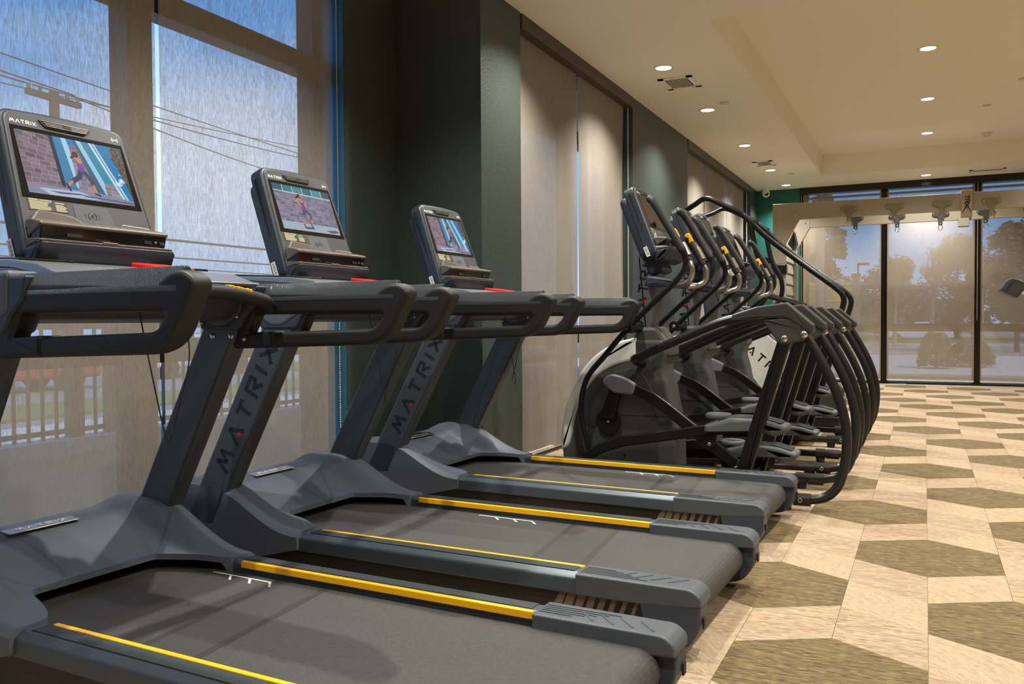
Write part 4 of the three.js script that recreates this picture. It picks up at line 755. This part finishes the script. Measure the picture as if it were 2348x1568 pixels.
{ // railing beyond the bed
  const f = thing('street_railing', 'dark metal picket railing outside the treadmill window', 'railing', [-6.62, 0, 0]);
  const paint = std(0x45423c, 0.6);
  mesh('top_rail', zb(-0.03, 0.03, 0.95, 1.03, -1, 14), paint, f); mesh('bottom_rail', zb(-0.02, 0.02, 0.06, 0.1, -1, 14), paint, f);
  const pg = zb(-0.01, 0.01, 0.02, 0.96, -0.012, 0.012), P = (Z, g, n) => { const m = mesh(n, g.clone(), paint, f); m.position.z = -Z; };
  for (let Z = 1.0; Z < 9.6; Z += 0.125) P(Z, pg, 'picket');
  const big = zb(-0.045, 0.045, 0.02, 1.05, -0.045, 0.045);
  for (const Z of [2.4, 4.9, 5.28, 7.4, 9.6]) P(Z, big, 'railing_post');
}
function car(label, category, pos, turn, col, pickup, len = 4.6) {
  const c = thing(category === 'pickup' ? 'pickup_truck' : 'parked_car', label, category, pos, turn, 'vehicles outside');
  const L = len / 2, prof = pickup
    ? [[-L, 0.35], [-L, 0.85], [-0.35, 0.92], [-0.25, 1.5], [0.85, 1.5], [1.35, 0.98], [L, 0.88], [L, 0.35]]
    : [[-L, 0.32], [-L, 0.78], [-1.5, 0.88], [-0.95, 1.36], [0.55, 1.38], [1.25, 0.9], [L, 0.76], [L, 0.32]];
  mesh('body', ext(poly(prof, 0.12), -0.85, 0.85, 0.12, 3), std(col, 0.35, 0.2), c);
  const win = pickup ? [[-0.2, 0.98], [-0.14, 1.4], [0.8, 1.4], [1.18, 0.98]] : [[-1.3, 0.92], [-0.88, 1.28], [0.5, 1.3], [1.08, 0.92]];
  for (const s of [1, -1]) mesh('side_window', ext(poly(win, 0.04), ...(s > 0 ? [0.84, 0.86] : [-0.86, -0.84])), M.blackGloss, c);
  for (const x of [-L * 0.62, L * 0.62]) for (const s of [1, -1]) mesh('wheel', new THREE.CylinderGeometry(0.34, 0.34, 0.22, 24).rotateX(Math.PI / 2).translate(x, 0.34, s * 0.78), M.black, c);
  return c;
}
car('pale pickup truck seen through the wide end-wall shade', 'pickup', [-0.45, GY, -68], 0.0, 0xe6eaef, true, 4.5);
car('red car on the street behind the nearest treadmill handrail', 'car', [-21, GY, -13.5], 1.5, 0xb8453a, false);
car('white car on the street seen above the railing', 'car', [-22, GY, -20.5], 1.55, 0xe8e8e6, false);
{ // utility pole and its wires
  const p = thing('utility_pole', 'wooden utility pole with one crossarm behind the left shade', 'utility pole', [-24, GY, -17.35], 0.12);
  const w = std(0x5f5448, 0.9);
  mesh('pole', cyl([0, 0, 0], [0, 8.85, 0], 0.2, 0.14, 14), w, p);
  mesh('crossarm', box(-0.07, 0.07, 8.55, 8.72, -0.98, 0.98), w, p);
  for (const z of [-0.9, -0.5, 0.5, 0.9]) mesh('insulator', cyl([0, 8.72, z], [0, 8.86, z], 0.05), std(0x777068, 0.5), p);
  const wire = (label, a, b, sag, r = 0.022) => { const m = [0, 0.25, 0.5, 0.75, 1].map((k) => [a[0] + (b[0] - a[0]) * k, a[1] + (b[1] - a[1]) * k - sag * 4 * k * (1 - k), a[2] + (b[2] - a[2]) * k]); tag(mesh('power_line', tube(m, r, 30, 6), std(0x3a3a3c, 0.8)), label, 'wire', 'overhead power lines'); };
  wire('power line running left from the crossarm', [-24.2, 8.2, -16.6], [-20, 9.6, 12], 0.5); wire('second power line running left from the crossarm', [-24.2, 8.2, -18.2], [-21, 10.6, 10], 0.5);
  wire('power line running right from the crossarm', [-24.2, 8.2, -16.8], [-36, 12.4, -56], 0.5); wire('lower power line running right from the crossarm', [-24.2, 8.15, -18.1], [-33, 9.6, -56], 0.8);
  wire('high thin power line above the crossarm', [-26, 12.2, 14], [-32, 10.2, -60], 1.0); wire('high thin power line crossing the upper shade', [-28.5, 9.2, 14], [-36, 13.2, -60], 0.8);
  wire('telephone cable behind the middle console', [-26, 4.7, 14], [-28, 4.9, -60], 0.5, 0.05); wire('lower telephone cable behind the middle console', [-26, 4.0, 14], [-28, 4.4, -60], 0.6, 0.035); wire('thin cable under the telephone cables', [-26, 3.5, 14], [-28, 3.5, -60], 0.3, 0.025);
}
function bareTree(label, x, Z, h, seed, col, spread = 1, dense = 1) {
  const t = thing('bare_tree', label, 'tree', [x, GY, -Z], 0, 'trees outside'), r = rng(seed), br = [];
  mesh('trunk', cyl([0, 0, 0], [0, h * 0.35, 0], h * 0.024, h * 0.017, 9), std(col, 0.95), t);
  const grow = (p, d, L, rad, n) => {
    const q = p.clone().addScaledVector(d, L); br.push(cyl(p.toArray(), q.toArray(), rad, rad * 0.6, 5));
    if (!n) return;
    const k = (n > 3 ? 3 : 2) + (r() < 0.6 * dense ? 1 : 0);
    for (let i = 0; i < k; i++) { const e = d.clone().add(V3((r() - 0.5) * 1.5 * spread, r() * 0.7 - 0.1, (r() - 0.5) * 1.5 * spread)).normalize(); grow(p.clone().addScaledVector(d, L * (0.55 + 0.45 * r())), e, L * (0.58 + 0.24 * r()), rad * 0.58, n - 1); }
  };
  grow(V3(0, h * 0.3, 0), V3(0.05, 1, 0).normalize(), h * 0.22, h * 0.015, 6);
  const b = mesh('branches', br, std(col, 0.95), t); b.userData.kind = 'stuff';
}
function leafTree(label, x, Z, h, seed, col, w, name = 'evergreen_tree', tall = 0.7) {
  const t = thing(name, label, 'tree', [x, GY, -Z], 0, 'trees outside'), r = rng(seed), gs = [], leaf = new THREE.PlaneGeometry(0.2, 0.12);
  mesh('trunk', cyl([0, 0, 0], [0, h * 0.8, 0], h * 0.022, h * 0.008, 9), std(0x5a4f44, 0.95), t);
  const puffs = []; for (let i = 0; i < 60; i++) { const y = 1 - tall + tall * r(), k = Math.sin(Math.PI * Math.min(0.98, (y - (1 - tall)) / tall * 0.8 + 0.15)); puffs.push([(r() - 0.5) * w * k, y * h, (r() - 0.5) * w * k, (0.12 + 0.1 * r()) * w]); }
  for (const [px, py, pz, q] of puffs) for (let i = 0; i < 220; i++) { const d = V3(r() - 0.5, (r() - 0.5) * 0.6, r() - 0.5).normalize().multiplyScalar(q * (0.4 + 0.6 * r())); gs.push(leaf.clone().rotateX(r() * 6).rotateY(r() * 6).translate(px + d.x, py + d.y, pz + d.z)); }
  const o = mesh('foliage', gs, std(col, 0.9, 0, { side: THREE.DoubleSide }), t); o.userData.kind = 'stuff';
}
bareTree('bare brown tree in the middle of the wide end-wall shade', 0.4, 63, 7.4, 201, 0x8a7d6e, 1.1, 1);
bareTree('slim bare tree just right of the left end-window mullion', -1.7, 58, 5.6, 202, 0x8f8376, 1.1, 1);
bareTree('bare tree beside the right end-window mullion', 2.9, 56, 7.8, 203, 0x877b6d, 1.1, 1);
bareTree('low bare sapling left of the left end-window mullion', -2.6, 36, 3.6, 204, 0x7d7266, 1.2, 0.8);
leafTree('dark evergreen at the right frame edge behind the roller pad', 4.2, 50, 6.3, 211, 0x62655a, 3.6);
leafTree('brownish oak filling the right half of the wide shade', 2.4, 80, 8.2, 212, 0x8d8272, 5.5, 'brown_leaf_tree', 0.9);
leafTree('lower brownish tree in the left half of the wide shade', -2.2, 74, 6.2, 213, 0x8d8374, 5.5, 'brown_leaf_tree', 0.95);
leafTree('sparse pine behind the sign pole', -5.9, 58, 9.6, 214, 0x6b7062, 2.6, 'pine_tree', 0.55);
leafTree('low brown thicket behind the yellow building', -9.0, 92, 6.4, 215, 0x8a8072, 9, 'brown_leaf_tree', 0.95);
leafTree('green-brown tree mass across the far right of the end window', 8.4, 74, 8.0, 216, 0x7c7866, 6.5, 'brown_leaf_tree', 0.95);
leafTree('low hazy tree line across the horizon behind the pickup', -1.6, 122, 4.6, 217, 0x8a8173, 13, 'brown_leaf_tree', 0.97);
leafTree('low hazy tree line at the far right horizon', 17.5, 122, 4.8, 218, 0x85806f, 13, 'brown_leaf_tree', 0.97);
{ // yellow building, sign pole and lamp post beyond the end wall
  const b = thing('yellow_building', 'low yellow shop building seen left of the end-wall mullion', 'building', [-7.4, GY, -78]);
  mesh('wall', box(-4.4, 2.1, 0, 3.3, -5, -0.05), std(0xa9918a, 0.9), b); mesh('yellow_fascia', box(-4.45, 2.15, 3.2, 4.7, -5, 0), std(0xd9bf45, 0.85), b); mesh('parapet', box(-4.5, 2.2, 4.65, 4.95, -5.1, 0.1), std(0xc9b890, 0.9), b);
  for (let i = 0; i < 3; i++) mesh('fascia_panel', box(-1.6 + i * 0.7, -1.1 + i * 0.7, 3.5, 4.35, 0.0, 0.05), std(0xa8965a, 0.6), b);
  const s = thing('sign_pole', 'tall pole with a tan sign board left of the end-wall shade', 'sign', [-4.23, GY, -40]);
  mesh('pole', cyl([0, 0, 0], [0, 6.9, 0], 0.2, 0.2, 16), std(0x8b8178, 0.7), s); mesh('board', box(-0.75, -0.18, 4.7, 5.7, -0.12, 0.12), std(0xb08f6e, 0.7), s);
  const l = thing('lamp_post', 'parking lot lamp post with a flat square head', 'lamp post', [-2.68, GY, -40.5]);
  mesh('post', cyl([0, 0, 0], [0, 4.18, 0], 0.05, 0.04, 10), std(0x6a625c, 0.6), l); mesh('arm', box(-0.04, 0.46, 4.12, 4.22, -0.12, 0.12), std(0x4f4a46, 0.6), l);
  const h = thing('brick_pier', 'square tan pier below the lamp post', 'pier', [-2.7, GY, -39.6]);
  mesh('shaft', box(-0.15, 0.15, 0, 3.6, -0.15, 0.15), std(0x857a6c, 0.9), h); mesh('cap', box(-0.19, 0.19, 3.6, 3.7, -0.19, 0.19), std(0x7b7266, 0.9), h);
}
function shrub(label, x, Z, w, hgt, seed) {
  const f = thing('shrub', label, 'shrub', [x, GY, -Z], 0, 'clipped shrubs outside'), r = rng(seed), gs = [], leaf = new THREE.PlaneGeometry(0.08, 0.05);
  for (let i = 0; i < 2600; i++) { const a = r() * 6.283, y = r(), q = w / 2 * Math.sqrt(1 - (y * 0.92) ** 2) * (0.7 + 0.3 * r()); gs.push(leaf.clone().rotateX(r() * 6).rotateY(r() * 6).translate(Math.cos(a) * q, y * hgt + 0.1, Math.sin(a) * q)); }
  const o = mesh('foliage', gs, std(0x716a4c, 0.9, 0, { side: THREE.DoubleSide }), f); o.userData.kind = 'stuff';
  mesh('stem', cyl([0, 0, 0], [0, 0.4, 0], 0.05), std(0x5a4f44, 0.95), f);
}
shrub('taller clipped olive shrub below the pickup in the wide shade', 0.33, 32.6, 1.2, 1.15, 31);
shrub('lower wide olive shrub right of the taller one', 1.45, 34, 1.6, 0.85, 32);
renderer.render(scene, camera);
